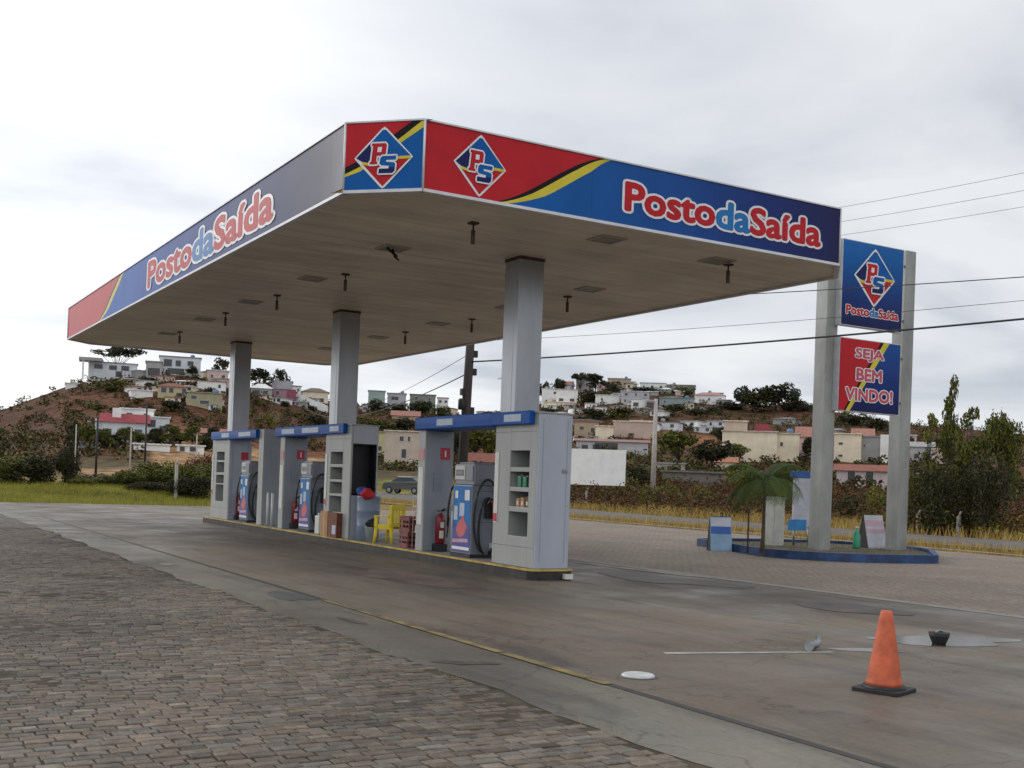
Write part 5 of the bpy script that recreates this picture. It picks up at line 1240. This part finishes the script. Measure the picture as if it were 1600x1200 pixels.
hs(323, 356, 577, 603, 'pale pink house beside the far column high on the ridge', PK, 'flat', W1, None, base=600)
hs(308, 352, 594, 612, 'low white villa with terrace below the pale pink ridge house', W1, 'flat', PTERR, None)
# left hill, middle
hs(247, 292, 596, 624, 'cream yellow house with red hipped roof in the middle of the left hill', YL, 'hip', TERR, [(.2, .7, 1.2, 1.2), (.45, .7, 1, 1.2), (.72, .3, 1.3, 1.2), (.88, .7, 1, 1.2)])
hs(292, 346, 612, 638, 'olive cream terraced house right of the yellow house', (.36, .33, .22), 'flat', (.36, .33, .22), [(.2, .7, 1.2, .8), (.5, .4, 2, .8)])
hs(205, 238, 608, 622, 'small white sloping annex left of the yellow house', W1, 'flat', W1, [], dep_m=4, rz=.15)
# left, lower villa
hs(160, 228, 644, 690, 'white villa with long red roof and slim pillars low on the left hill', W2, 'gable', (.30, .04, .05), [(.15, .35, .9, 1.8), (.55, .35, 1.2, 1.4), (.8, .35, 1.2, 2.0)], roofh=.34, extra=((175, 188, 636, 660, W1, 2, 3), (150, 166, 655, 690, W2, 1, 6)))
hs(228, 263, 650, 690, 'pale grey villa with dark windows beside the red roofed villa', W2, 'flat', W1, [(.2, .75, 1.6, 1.3), (.75, .5, 1.4, 1.3), (.5, .2, 1.6, 1.4)])
hs(188, 238, 637, 650, 'white flat roofed block behind the red roofed villa', W1, 'flat', W1, None, base=684)
hs(292, 304, 672, 688, 'tiny white hut at the foot of the left hill', W1, 'gable', W1, [(.5, .4, .8, .8)], dep_m=4)
hs(316, 352, 668, 700, 'pink roofed long shed left of the far cabinet', GRY, 'gable', PTERR, [], dep_m=5)
hs(210, 264, 692, 704, 'long low white wall building behind the leafy bushes', W1, 'flat', W1, [], dep_m=3)
hs(277, 318, 694, 707, 'low white wall with openings near the far cabinet', W1, 'flat', W1, [(.2, .5, .7, .7), (.6, .5, 1, .7)], dep_m=3)
hs(108, 150, 688, 700, 'low grey shed with blue side at the left edge of the field', GRY, 'flat', GRY, [], dep_m=3)
hs(168, 192, 688, 696, 'low cream shed below the red roofed villa', CRM, 'flat', CRM, [], dep_m=3)
# between far and middle columns
hs(392, 424, 597, 620, 'white roofed house right of the far column', GRY, 'hip', W1, [(.25, .5, 2.2, 1.5), (.7, .5, 1.5, 1.3)], roofh=.4)
hs(424, 456, 594, 622, 'two storey mauve pink house with grey upper floor between the two far columns', (.35, .20, .24), 'flat', GRY, [(.3, .78, 1.6, 1), (.7, .78, 2, 1), (.3, .3, 1.2, 1.2)], extra=((424.5, 455.5, 594.5, 607, (.38, .36, .40), -.25, 3), (448, 462, 607, 624, (.26, .08, .12), -.2, 6)))
hs(472, 512, 604, 632, 'cream house with brown hipped roof just left of the middle column', CRM, 'hip', (.16, .13, .10), [(.3, .4, 1, 1.1), (.75, .35, 1.4, 1.2)])
def sloping_wall():
    pts = [(450, 612, 622), (470, 616, 628), (490, 625, 637), (512, 634, 647)]; X, Y, Z, D = ground_hit(480, 634); V = []
    a = thing('retaining_wall', 'white curved retaining wall stepping down the left hill', 'wall', (X, Y, Z)); mb = MB()
    W = [at_depth(p, q, X*fw[0]+Y*fw[1]) for p, q, _ in pts]; B = [at_depth(p, q+3, X*fw[0]+Y*fw[1]) for p, _, q in pts]
    o = Vector((X, Y, Z)); bk = Vector((fw[0], fw[1], 0))*1.2
    for k in range(3):
        mb.face([B[k]-o, B[k+1]-o, W[k+1]-o, W[k]-o], wallm(W1)); mb.face([W[k]-o, W[k+1]-o, W[k+1]+bk-o, W[k]+bk-o], wallm(W1)); mb.face([B[k+1]+bk-o, B[k]+bk-o, W[k]+bk-o, W[k+1]+bk-o], wallm(W1))
    mb.build('wall', a)
sloping_wall()
# between middle column and pole
hs(575, 601, 609, 622, 'pale teal flat building on the skyline right of the middle column', (.30, .38, .36), 'flat', (.30, .38, .36), [], base=634)
hs(605, 634, 613, 629, 'pale grey house with one dark window on the skyline', (.42, .41, .44), 'flat', GRY, [(.4, .7, 2.6, 1.2)], base=634)
hs(640, 680, 615, 632, 'grey green block on the skyline left of the wooden pole', (.22, .24, .20), 'flat', (.2, .22, .18), None, base=638)
hs(612, 655, 640, 656, 'long low house with faded terracotta roof under the skyline', TAN, 'gable', PTERR, [], roofh=.6)
hs(600, 672, 672, 730, 'two storey cream pink house seen between drum and partition', (.50, .42, .34), 'flat', (.58, .54, .48), [(.36, .80, .7, .8), (.52, .80, .4, .8), (.42, .38, .8, 1.5)], dep_m=9)
hs(586, 601, 673, 690, 'small yellow house behind the middle cabinet', YL, 'flat', YL, [(.4, .3, 1, .9)], base=712, dep_m=5)
hs(728, 775, 706, 722, 'low house with rust red roof behind the nearest pump', (.2, .10, .08), 'gable', TERR, [], roofh=.55, base=735)
# right of the near column
hs(846, 874, 606, 628, 'white box house just right of the near column', W1, 'flat', W1, None, base=634)
hs(868, 902, 607, 630, 'white ridge house with pale roof and two small windows', W1, 'flat', PK, [(.25, .4, 1.6, 1), (.75, .4, 1.6, 1)], base=636)
hs(850, 906, 627, 638, 'long cream wall house above the near cabinet', CRM, 'flat', CRM, [], dep_m=4)
hs(930, 968, 616, 632, 'long white ridge house left of the concrete pole', W1, 'flat', W1, None)
hs(970, 1014, 610, 630, 'grey white ridge villa with long flat roof behind the concrete pole', (.44, .44, .46), 'flat', W1, None, base=632)
hs(986, 1010, 622, 640, 'small white house with round dark window left of the concrete pole', W1, 'flat', W2, [(.3, .5, 1.6, 1.2)])
hs(1010, 1024, 624, 642, 'dark carport house right behind the concrete pole', (.10, .08, .09), 'flat', W1, [], dep_m=5)
hs(1030, 1084, 620, 636, 'pale teal grey house right of the concrete pole on the ridge', (.26, .31, .31), 'flat', (.3, .33, .33), None)
hs(1085, 1132, 611, 632, 'white house with faded pink roof near the dark ridge trees', W1, 'hip', (.42, .22, .22), None)
hs(897, 935, 657, 684, 'tan house with small dark window right of the near cabinet', TAN, 'flat', PTERR, [(.75, .5, .9, 1), (.3, .6, 1, .8)])
hs(930, 958, 664, 684, 'small cream house between the tan house and the pinkish house', CRM, 'flat', CRM, [], base=688)
hs(958, 1022, 657, 684, 'pinkish cream house beside the concrete pole', (.52, .40, .34), 'flat', CRM, [], extra=((982, 1020, 655, 672, (.5, .38, .35), 1, 5),))
hs(900, 1012, 684, 709, 'long white and grey house with dark garage openings above the billboard', (.45, .44, .44), 'gable', (.30, .17, .15), [(.12, .45, 1.2, 1.0), (.42, .45, 4.4, 2.0), (.28, .5, 1.4, 1)], roofh=.22)
hs(1025, 1070, 722, 738, 'low white bus shelter like building in the dry field', (.40, .38, .32), 'flat', GRY, [(.5, .4, 1.2, .9)], dep_m=3)
hs(1112, 1150, 712, 732, 'small cream house with orange tiled roof beside the green trees', CRM, 'gable', (.40, .17, .10), [], roofh=.5, dep_m=5)
hs(1128, 1212, 672, 692, 'low cream wing of the big cream house', CRM, 'flat', (.6, .52, .42), [], base=722, dep_m=6)
hs(1130, 1166, 656, 676, 'cream upper storey with pale roof behind the big cream house', (.55, .44, .36), 'flat', CRM, [(.8, .4, 1, .8)], base=712)
hs(1166, 1214, 660, 680, 'dark red hipped roof house behind the big cream house', (.3, .1, .1), 'hip', (.22, .03, .04), [], base=714, roofh=.7)
hs(1176, 1247, 675, 721, 'big cream two storey house with two small windows on the right slope', CRM, 'flat', (.6, .52, .42), [(.36, .60, 1.1, 1.1), (.62, .62, .5, .7)], dep_m=9)
hs(1245, 1276, 664, 682, 'pale pink low house left of the left pylon post', PK, 'gable', PTERR, [], base=716, roofh=.35)
hs(1303, 1344, 676, 722, 'cream two storey house right of the left pylon post', CRM, 'flat', CRM, [(.25, .66, .7, .4), (.25, .22, .7, .4)], dep_m=8)
hs(1332, 1362, 667, 690, 'pink gabled upper house behind the grey walled house', PK, 'gable', PTERR, [], base=716)
hs(1344, 1386, 680, 722, 'grey walled house between the pylon posts', (.33, .33, .32), 'flat', (.33, .33, .32), [(.15, .66, .4, .5)], dep_m=8, base=724, extra=((1374, 1386, 678, 722, W1, -.5, 4),))
hs(1308, 1388, 724, 762, 'pale pink bungalow with red tiled roof and dark doors between the pylon posts', (.50, .42, .42), 'gable', (.26, .09, .06), [(.28, .4, .9, 2.4), (.62, .4, .9, 2.4)], roofh=.30, dep_m=6)
hs(1422, 1456, 688, 722, 'white gabled house right of the right pylon post', (.46, .46, .45), 'gable', GRY, [(.3, .4, .9, .9), (.7, .5, .9, .9)])
hs(1456, 1476, 700, 720, 'small pale orange house beside the big right hand tree', (.56, .44, .36), 'flat', CRM, [(.4, .5, .6, .6)], base=726, dep_m=5)
hs(1420, 1436, 738, 760, 'small white pillar gate house right of the right pylon post', W1, 'flat', W1, [], dep_m=3, base=764)
hs(700+92, 1128, 733, 752, 'long grey boundary wall in the field beyond the billboard', (.16, .15, .14), 'flat', (.16, .15, .14), [], dep_m=.4, cat='wall', name='boundary_wall', D=142) if False else None
hs(1035, 1132, 735, 752, 'long grey boundary wall behind the dry bushes', (.17, .155, .145), 'flat', (.17, .155, .145), [], dep_m=.4, cat='wall', name='boundary_wall', D=132)
# more of the same roofs on both ridges, small in the picture
for l, r_, tp_, b_, lb in ((900, 928, 586, 604, 'tiny pale house under the ridge trees'), (950, 985, 590, 603, 'tiny flat grey house on the right ridge skyline, left of two'), (1000, 1040, 597, 609, 'tiny flat grey house on the right ridge skyline, right of two'), (1042, 1086, 600, 611, 'tiny olive roofed house on the right ridge skyline'),
                           (566, 574, 632, 644, 'tiny white hut beside the middle column'), (683, 700, 620, 640, 'tiny grey house left of the wooden pole')):
    hs(l, r_, tp_, b_, lb, rnd.choice([W1, W2, GRY, TAN]), 'flat', rnd.choice([GRY, PTERR]), None, dep_m=6)

hr = random.Random(77)
def packed(rows, label, gname, ws, hs2):
    for px, yb in rows:
        w = hr.uniform(*ws); h = hr.uniform(*hs2)
        o = house(px-w/2, px+w/2, yb-h, yb, label, hr.choice([W1, W1, W2, CRM, PK, GRY]), hr.choice(['flat', 'flat', 'hip', 'gable']), hr.choice([GRY, W1, PTERR, TERR, (.2, .17, .15)]), None, dep_m=hr.uniform(5, 8), rz=hr.uniform(-.5, .5)); o['group'] = gname
packed([(238, 604), (262, 596), (282, 604), (318, 622), (334, 590), (300, 630), (222, 612), (340, 632), (248, 612), (270, 628), (210, 600), (312, 604), (344, 602), (226, 590), (292, 612), (326, 640)], 'small pale house packed among others on the upper left hill', 'small houses packed on the left hill', (14, 24), (9, 13))
packed([(398, 612), (414, 624), (432, 630), (462, 610), (482, 622), (498, 626), (470, 636), (406, 604), (446, 618), (490, 632), (504, 642), (456, 626)], 'small pale house packed on the slope between the far and middle columns', 'small houses packed between the far columns', (13, 22), (8, 12))
packed([(572, 640), (590, 634), (618, 638), (646, 636), (666, 642), (700, 646), (752, 650)], 'tiny house in the row under the skyline beside the wooden pole', 'tiny houses beside the wooden pole', (10, 18), (6, 10))
packed([(856, 618), (884, 604), (912, 618), (926, 626), (944, 606), (958, 640), (978, 606), (1000, 646), (1020, 618), (1040, 616), (1062, 618), (1078, 640), (1100, 640), (1118, 622), (1132, 634), (940, 646), (905, 646), (868, 640), (890, 640), (924, 640), (966, 622), (990, 638), (1014, 640), (1048, 630), (1086, 628), (1104, 626), (970, 650), (1026, 650), (878, 650)], 'small pale house packed among others on the right ridge', 'small houses packed on the right ridge', (13, 26), (7, 12))
packed([(906, 668), (945, 676), (1040, 672), (1075, 668), (1098, 676), (1225, 664), (1290, 680), (1400, 700), (1412, 690), (920, 690), (1010, 672), (1118, 668), (1205, 700), (1290, 700), (1440, 712)], 'low cream house in the band at the foot of the right hill', 'low houses at the foot of the right hill', (24, 40), (10, 15))
# ------------------------------------------------------------------ trees
G = 'trees on the far slopes'
tp_ = tree_px
tp_(182, 590, 541, 82, 'flat', 3, lm_dark, 'broad flat crowned tree on the left ridge between two houses', G, 1500, .075)
tp_(300, 590, 570, 26, 'round', 4, lm_dark, 'small dark tree beside the bluish ridge house', G, 500, .12)
tp_(345, 600, 556, 30, 'round', 5, lm_dark, 'dark tree behind the far column', G, 600, .11)
tp_(404, 612, 574, 44, 'round', 6, lm_dark, 'dark round tree right of the far column, left of two', G, 900, .1)
tp_(438, 610, 575, 34, 'round', 7, lm_dark, 'dark round tree behind the mauve house, right of two', G, 800, .1)
tp_(172, 612, 583, 66, 'bush', 8, lm_mid, 'wide green hedge clump below the flat roofed ridge house', G, 900, .1)
tp_(268, 642, 618, 52, 'bush', 9, lm_dark, 'dark bush below the cream yellow house', G, 800, .1)
tp_(330, 620, 600, 34, 'bush', 10, lm_dark, 'dark bush beside the low white terrace villa', G, 500, .12)
tp_(232, 600, 585, 30, 'bush', 11, lm_dark, 'dark bush on the ridge slope under the boxy house', G, 400, .14)
tp_(190, 648, 628, 40, 'bush', 12, lm_dark, 'dark shrub above the red roofed villa', G, 500, .12)
tp_(310, 660, 645, 22, 'bush', 30, lm_rust, 'rust coloured bush on the bare tan slope', G, 300, .14)
tp_(420, 668, 640, 26, 'bush', 31, lm_olive, 'olive bush on the tan slope between the far columns', G, 400, .12)
tp_(495, 668, 640, 40, 'bush', 32, lm_dark, 'dark bush at the foot of the white curved wall', G, 500, .12)
for k, (px_, b_, t_, w_, lm, lb) in enumerate(((112, 742, 664, 34, lm_dark, 'dark tree at the left end of the tan field'), (140, 700, 664, 44, lm_mid, 'green tree behind the tan field near the dark lamp post'), (180, 698, 672, 56, lm_dark, 'dark tree below the red roofed villa pillars'),
      (215, 694, 672, 56, lm_mid, 'green tree between the villa and the low white wall'), (250, 694, 674, 52, lm_dark, 'dark tree below the pale grey villa'), (282, 695, 676, 46, lm_dark, 'dark low tree near the tiny white hut'), (322, 704, 672, 40, lm_dark, 'dark tree hugging the far cabinet'),
      (395, 690, 668, 50, lm_mid, 'green tree showing between the far header beam and column'), (455, 690, 664, 46, lm_mid, 'green tree above the middle header beam'))):
    tp_(px_, b_, t_, w_, 'round' if k % 2 else 'bush', 40+k % 4, lm, lb, G, 900, .1)
for k, (px_, b_, t_, w_, lm, kd, lb) in enumerate(((585, 645, 620, 34, lm_dark, 'bush', 'dark skyline tree under the teal building'), (622, 646, 628, 40, lm_dark, 'bush', 'dark skyline bush under the pale grey house'), (660, 648, 622, 50, lm_dark, 'bush', 'dark bushy tree in front of the grey green block'), (692, 650, 630, 36, lm_mid, 'bush', 'olive bush left of the wooden pole'),
      (590, 672, 645, 50, lm_mid, 'bush', 'green tree right of the middle cabinet top'), (630, 676, 648, 56, lm_dark, 'bush', 'dark tree above the cream pink house, left of two'), (668, 684, 648, 46, lm_dark, 'bush', 'dark tree above the cream pink house, right of two'),
      (742, 722, 664, 72, lm_mid, 'round', 'large olive green tree seen through the nearest pump bay'), (712, 725, 668, 44, lm_dark, 'round', 'dark tree beside the lower wooden pole'), (768, 720, 676, 40, lm_olive, 'round', 'olive tree left of the near cabinet'), (765, 650, 640, 40, lm_olive, 'bush', 'low olive bush on the skyline left of the near column'))):
    tp_(px_, b_, t_, w_, kd, 50+k % 5, lm, lb, G, 1000, .095)
for k, (px_, b_, t_, w_, lm, kd, lb) in enumerate(((850, 612, 592, 20, lm_dark, 'round', 'small dark skyline tree at the near column'), (876, 612, 589, 24, lm_dark, 'round', 'dark skyline tree behind the white ridge house'), (906, 610, 582, 36, lm_dark, 'flat', 'tall loose skyline tree, leftmost of the right ridge group'), (930, 616, 584, 42, lm_dark, 'round', 'dark skyline tree right beside the tall loose one'),
      (918, 632, 604, 44, lm_dark, 'bush', 'dark tree below the right ridge trees'), (960, 612, 592, 34, lm_grey, 'bush', 'grey green bush on the right skyline'), (1065, 612, 596, 42, lm_mid, 'bush', 'olive bush on the right skyline above the teal house'), (1010, 614, 600, 50, lm_grey, 'bush', 'grey bush on the skyline behind the concrete pole'),
      (965, 652, 634, 52, lm_mid, 'bush', 'green bush below the long white ridge house'), (925, 658, 636, 50, lm_dark, 'bush', 'dark bush above the tan house'), (1062, 640, 628, 34, lm_dark, 'bush', 'dark bush in front of the teal grey house'),
      (1158, 640, 600, 34, lm_grey, 'round', 'grey green ridge tree, left of the tall ridge tree'), (1212, 642, 593, 58, lm_dark, 'round', 'tall dark tree standing out on the right ridge'), (1236, 642, 604, 36, lm_grey, 'round', 'loose tree leaning right of the tall ridge tree'), (1175, 644, 604, 40, lm_dark, 'round', 'dark ridge tree between the grey green and the tall one'), (1190, 644, 612, 60, lm_dark, 'bush', 'dark bushes at the foot of the tall ridge tree'), (1232, 642, 616, 46, lm_dark, 'bush', 'dark bush right of the tall ridge tree'), (1255, 642, 622, 34, lm_dark, 'bush', 'dark bush just left of the left pylon post'),
      (1140, 640, 622, 50, lm_dark, 'bush', 'dark ridge bush behind the pink roofed white house'), (1330, 664, 642, 60, lm_dark, 'bush', 'dark bush under the welcome panel, left of two'), (1372, 672, 650, 50, lm_dark, 'bush', 'dark bush under the welcome panel, right of two'))):
    tp_(px_, b_, t_, w_, kd, 60+k % 6, lm, lb, G, 900, .10)
for k, (px_, b_, t_, w_, lm, kd, lb, D_) in enumerate(((1060, 735, 672, 84, lm_mid, 'round', 'large green tree right of the concrete pole', None), (1112, 735, 678, 80, lm_dark, 'round', 'large dark green tree left of the big cream house', None), (1150, 728, 690, 46, lm_mid, 'round', 'green tree before the low cream wing', None), (1128, 700, 664, 34, lm_dark, 'round', 'dark tree behind the two large green trees', None),
      (1262, 726, 684, 34, lm_dark, 'tall', 'dark upright tree between cream house and left pylon post', None), (1170, 752, 722, 66, lm_olive, 'bush', 'olive bush behind the palm', 105), (1275, 738, 712, 44, lm_olive, 'bush', 'bright green bush below the dark upright tree', 120), (1215, 745, 722, 60, lm_mid, 'bush', 'green bush under the big cream house', 118),
      (1000, 762, 720, 60, lm_dark, 'bush', 'dark bush between billboard and concrete pole', 112), (930, 742, 712, 70, lm_dark, 'bush', 'dark bush behind the billboard', 125),
      (1482, 800, 583, 62, lm_mid, 'loose', 'tall loose tree towering at the right edge', 62), (1450, 800, 648, 56, lm_olive, 'loose', 'lower loose tree in front of the tall right hand tree', 60), (1515, 805, 625, 80, lm_mid, 'loose', 'broad loose tree at the far right edge', 58), (1470, 800, 668, 64, lm_dark, 'bush', 'dense dark shrub under the tall loose tree', 61), (1440, 795, 712, 40, lm_rust, 'bush', 'rust brown shrub beside the right pylon post', 60), (1450, 790, 690, 70, lm_mid, 'bush', 'green undergrowth below the right hand trees', 60), (1495, 800, 690, 110, lm_dark, 'bush', 'dark undergrowth at the right edge', 57), (1570, 800, 640, 90, lm_mid, 'round', 'green tree beyond the right edge trees', 60), (1540, 800, 700, 100, lm_dark, 'bush', 'dark bush beyond the right edge trees', 56))):
    near = px_ > 1400
    tp_(px_, b_, t_, w_, kd, 70+k % 9, lm, lb, G, (2600 if kd == 'loose' else 4200) if near else 1500, .038 if near else .075, D=D_)
for px_, b_, t_, w_ in ((232, 608, 596, 18), (272, 610, 598, 20), (310, 606, 592, 18), (326, 632, 618, 22), (216, 632, 620, 22), (290, 646, 634, 24), (150, 640, 626, 28), (345, 644, 630, 20), (120, 652, 638, 30)):
    tp_(px_, b_, t_, w_, 'bush' if px_ % 4 else 'round', 40+int(px_) % 4, lm_dark if px_ % 3 else lm_mid, 'small green bush between the packed houses of the left hill', 'bushes between the houses of the left hill', 500, .12)
for px_, b_, t_, w_ in ((405, 634, 620, 24), (446, 636, 622, 24), (490, 642, 630, 24), (510, 640, 626, 20), (462, 652, 640, 26)):
    tp_(px_, b_, t_, w_, 'bush', 40+int(px_) % 4, lm_dark if px_ % 3 else lm_mid, 'small green bush on the slope between the far and middle columns', 'bushes between the far columns', 500, .12)
for px_, b_, t_, w_ in ((862, 606, 592, 24), (892, 622, 606, 26), (948, 622, 608, 28), (986, 620, 606, 26), (1004, 634, 620, 24), (1034, 632, 620, 28), (1052, 648, 632, 30), (1090, 650, 634, 36), (1118, 648, 630, 34), (976, 652, 636, 30), (898, 662, 646, 30), (860, 650, 636, 30), (1030, 662, 646, 30)):
    tp_(px_, b_, t_, w_, 'bush' if px_ % 4 else 'round', 60+int(px_) % 6, lm_dark if px_ % 3 else lm_mid, 'small dark bush between the packed houses of the right ridge', 'bushes between the houses of the right ridge', 500, .12)
for px_, b_, t_, w_, D_ in ((890, 752, 728, 50, 110), (968, 765, 738, 54, 100), (1010, 775, 752, 44, 88), (1055, 770, 745, 54, 92), (1100, 775, 752, 50, 86), (1140, 770, 742, 50, 90), (1225, 776, 748, 60, 80), (1290, 775, 740, 56, 84), (1330, 785, 764, 50, 74), (1370, 780, 752, 50, 80), (1425, 790, 760, 44, 68)):
    tp_(px_, b_, t_, w_, 'bush', 60+int(px_) % 6, (lm_rust, lm_dark, lm_olive)[int(px_) % 3], 'patchy shrub in the dry field beyond the sign pylon', 'shrubs in the dry field', 1300, .07, D=D_)
for px_, b_, t_, w_ in ((118, 700, 654, 40), (136, 702, 662, 36), (160, 700, 668, 34), (196, 698, 666, 34), (238, 696, 664, 34), (268, 698, 662, 38), (300, 700, 664, 36), (326, 700, 662, 34)):
    tp_(px_, b_, t_, w_, 'round', 40+int(px_) % 4, lm_dark if px_ % 4 else lm_mid, 'dark tree in the belt below the left hill villas', 'tree belt below the left hill', 1100, .09)
for px_, b_, t_, w_, D_ in ((120, 768, 742, 50, 74), (142, 770, 738, 44, 72), (165, 768, 744, 46, 78), (186, 768, 740, 42, 74), (205, 765, 735, 44, 80), (300, 765, 708, 52, 76), (330, 768, 700, 46, 78)):
    tp_(px_, b_, t_, w_, 'bush', 80+int(px_) % 5, (lm_rust, lm_dark, lm_mid)[int(px_) % 3], 'rough shrub behind the grass bank at the left', 'rough shrubs behind the grass bank', 1600, .07, D=D_)
# left hedge and bushes past the forecourt
for k, (px_, b_, t_, w_, lm, lb, D_) in enumerate(((108, 775, 690, 40, lm_dark, 'tall dark bush at the left edge above the grass bank', 66), (150, 775, 733, 70, lm_dark, 'dark low bush left above the grass bank', 70), (195, 775, 738, 60, lm_mid, 'green low bush at the middle of the grass bank', 70), (235, 782, 711, 78, lm_mid, 'tall leafy green bush left of the far cabinet, left of two', 68), (290, 785, 716, 76, lm_mid, 'tall leafy green bush left of the far cabinet, right of two', 68),
      (312, 785, 738, 52, lm_dark, 'dark bush touching the far cabinet', 63), (262, 785, 748, 60, lm_dark, 'dark bush behind the thin concrete fence post', 64), (225, 782, 752, 60, lm_dark, 'dark bush in front of the tall leafy bushes', 64), (128, 782, 738, 60, lm_olive, 'low yellow green bush at the left end of the bank', 66), (170, 780, 736, 66, lm_mid, 'low green bush behind the grass bank, second from the left', 67), (205, 782, 728, 66, lm_mid, 'low green bush below the pale thin pole', 66), (248, 782, 710, 80, lm_olive, 'tallest yellow green bush, behind the leafy pair', 72), (322, 782, 708, 56, lm_mid, 'green bush rising behind the far cabinet shelves', 70), (285, 784, 735, 70, lm_dark, 'dark broad bush in front of the leafy pair', 62), (60, 775, 700, 90, lm_dark, 'dark bush left of the frame end', 66), (10, 775, 705, 100, lm_mid, 'green bush far left of the grass bank', 66))):
    tp_(px_, b_, t_, w_, 'bush', 80+k % 5, lm, lb, 'bushes behind the grass bank', 3600, .055, D=D_)

# ------------------------------------------------------------------ fence posts in the scrub
def fpost(px, D, h, lb, grp):
    a = R(azp(px)); X, Y = math.sin(a)*D, math.cos(a)*D; Z = float(terrain(X, Y)); t = thing('fence_post', lb, 'fence post', (X, Y, Z), 0, grp)
    MB().box(-.07, .07, -.07, .07, -.2, h, m_conc).build('post', t); mb = MB(); mb.tube([(0, 0, h-.02), (.0, -.12, h+.22)], .05, m_conc, 6); mb.build('tip', t)
fpost(276, 61.5, 1.7, 'thin concrete fence post in front of the leafy bushes', 'concrete fence posts')
fpost(1437, 58, .9, 'short concrete fence post right of the right pylon post', 'concrete fence posts')
fpost(1500, 56, .9, 'short concrete fence post at the right edge', 'concrete fence posts')
fpost(918, 88, 1.0, 'short wooden looking fence post under the billboard', 'concrete fence posts')

# ------------------------------------------------------------------ ground cover (stuff)
def stuff(name, P, size, m, seed, **k):
    me = quads_mesh(name, P, size, m if isinstance(m, list) else [m], seed, **k); o = bpy.data.objects.new(name, me); COL.objects.link(o); tag(o, kind='stuff'); return o
g = np.random.default_rng(11)
def field(n, azl, azr, d0, d1, keep=None):
    az = np.radians(g.uniform(azl, azr, n)); D = np.sqrt(g.uniform(d0*d0, d1*d1, n)); X, Y = np.sin(az)*D, np.cos(az)*D
    if keep is not None: k = keep(X, Y, D); X, Y, D = X[k], Y[k], D[k]
    return X, Y, D
notroad = lambda X, Y, D: ((X < 30.4) & (Y > 55.8)) | (X > 42.5) | (np.abs(X-32.4) < 1.3)
# verge grass, straw coloured
X = g.uniform(31.1, 33.7, 16000); Y = g.uniform(10, 75, 16000)
P = np.stack([X, Y, terrain(X, Y)-.03], 1); stuff('verge_grass', P, g.uniform(.12, .42, len(P)), lm_straw, 1, blade=True)
X, Y, D = field(26000, azp(760), azp(1640), 50, 84, lambda X, Y, D: X > 42.3)
P = np.stack([X, Y, terrain(X, Y)-.03], 1); stuff('dry_grass', P, g.uniform(.2, .65, len(P)), lm_straw, 2, blade=True)
def clumps(n, X, Y, per, rad, hgt, seed):
    g2 = np.random.default_rng(seed); k = len(X); r = g2.uniform(.5, 1.2, k)*rad
    d = g2.normal(size=(k, per, 3)); d /= np.linalg.norm(d, axis=2)[..., None]; d *= (g2.random((k, per, 1))**.4)
    P = np.stack([X, Y, terrain(X, Y)], 1)[:, None, :]+d*r[:, None, None]*np.array([1, 1, hgt])+np.array([0, 0, 1])*(r*hgt*.7)[:, None, None]
    return P.reshape(-1, 3)
X, Y, D = field(520, azp(800), azp(1640), 66, 128, lambda X, Y, D: X > 44)
P = clumps(0, X, Y, 150, 1.5, .72, 5); stuff('dry_scrub', P, np.random.default_rng(3).uniform(.08, .26, len(P)), [lm_rust, lm_dry, lm_dark], 3, mi=np.random.default_rng(2).integers(0, 3, len(P)))
X, Y, D = field(160, azp(1380), azp(1640), 46, 62, lambda X, Y, D: X > 44)
P = clumps(0, X, Y, 50, .8, .8, 6); stuff('dry_scrub', P, np.random.default_rng(3).uniform(.1, .3, len(P)), [lm_rust, lm_olive], 4, mi=np.random.default_rng(2).integers(0, 2, len(P)))
# hillside scrub
az = np.radians(g.uniform(azp(-60), azp(1680), 3400)); D = g.uniform(120, 460, 3400); X, Y = np.sin(az)*D, np.cos(az)*D
rdv = np.interp(np.degrees(az), RA, RD); pxv = 800+F*np.tan(az-R(30.489)); k = (D < rdv*1.02) & ~((pxv > 230) & (pxv < 560) & (D > 120) & (D < 240)) & ~((pxv > 90) & (pxv < 225) & (D < 160)) & ~((pxv > 1020) & (pxv < 1140) & (D > 245) & (D < 320)) & ~((pxv > 560) & (pxv < 700) & (D < 170))
X, Y, D = X[k], Y[k], D[k]; P = clumps(0, X, Y, 46, 1.5, .7, 7)
stuff('hillside_scrub', P, np.random.default_rng(4).uniform(.25, .8, len(P)), [lm_dark, lm_mid, lm_rust], 5, mi=np.random.default_rng(5).choice([0, 0, 1, 2], len(P)))
# green grass bank at left
X, Y, D = field(30000, azp(-100), azp(345), 56.3, 66, lambda X, Y, D: Y > YF+.2)
P = np.stack([X, Y, terrain(X, Y)-.03], 1); stuff('bank_grass', P, g.uniform(.08, .22, len(P)), lm_grass, 6, blade=True)
# median plants
X = g.uniform(21.4, 27.6, 2500); Y = g.uniform(20.4, 26.5, 2500); k = (np.hypot((X-24.2)/3.4, (Y-23.4)/3.0) < .9); P = np.stack([X[k], Y[k], np.full(k.sum(), .13)], 1)
stuff('median_grass', P, g.uniform(.04, .11, len(P)), [lm_dry, lm_olive], 7, blade=True, mi=g.integers(0, 2, len(P)))
# weeds in the joint between setts and concrete
Y = g.uniform(5, 12, 500); X = 4.6+g.normal(size=500)*.05; P = np.stack([X, Y, np.zeros(500)], 1)
k = (np.sin(Y*3.1)+np.sin(Y*1.3+1)) > .5; stuff('joint_weeds', P[k], g.uniform(.02, .06, k.sum()), [lm_straw, lm_olive], 8, blade=True, mi=g.integers(0, 2, k.sum()))
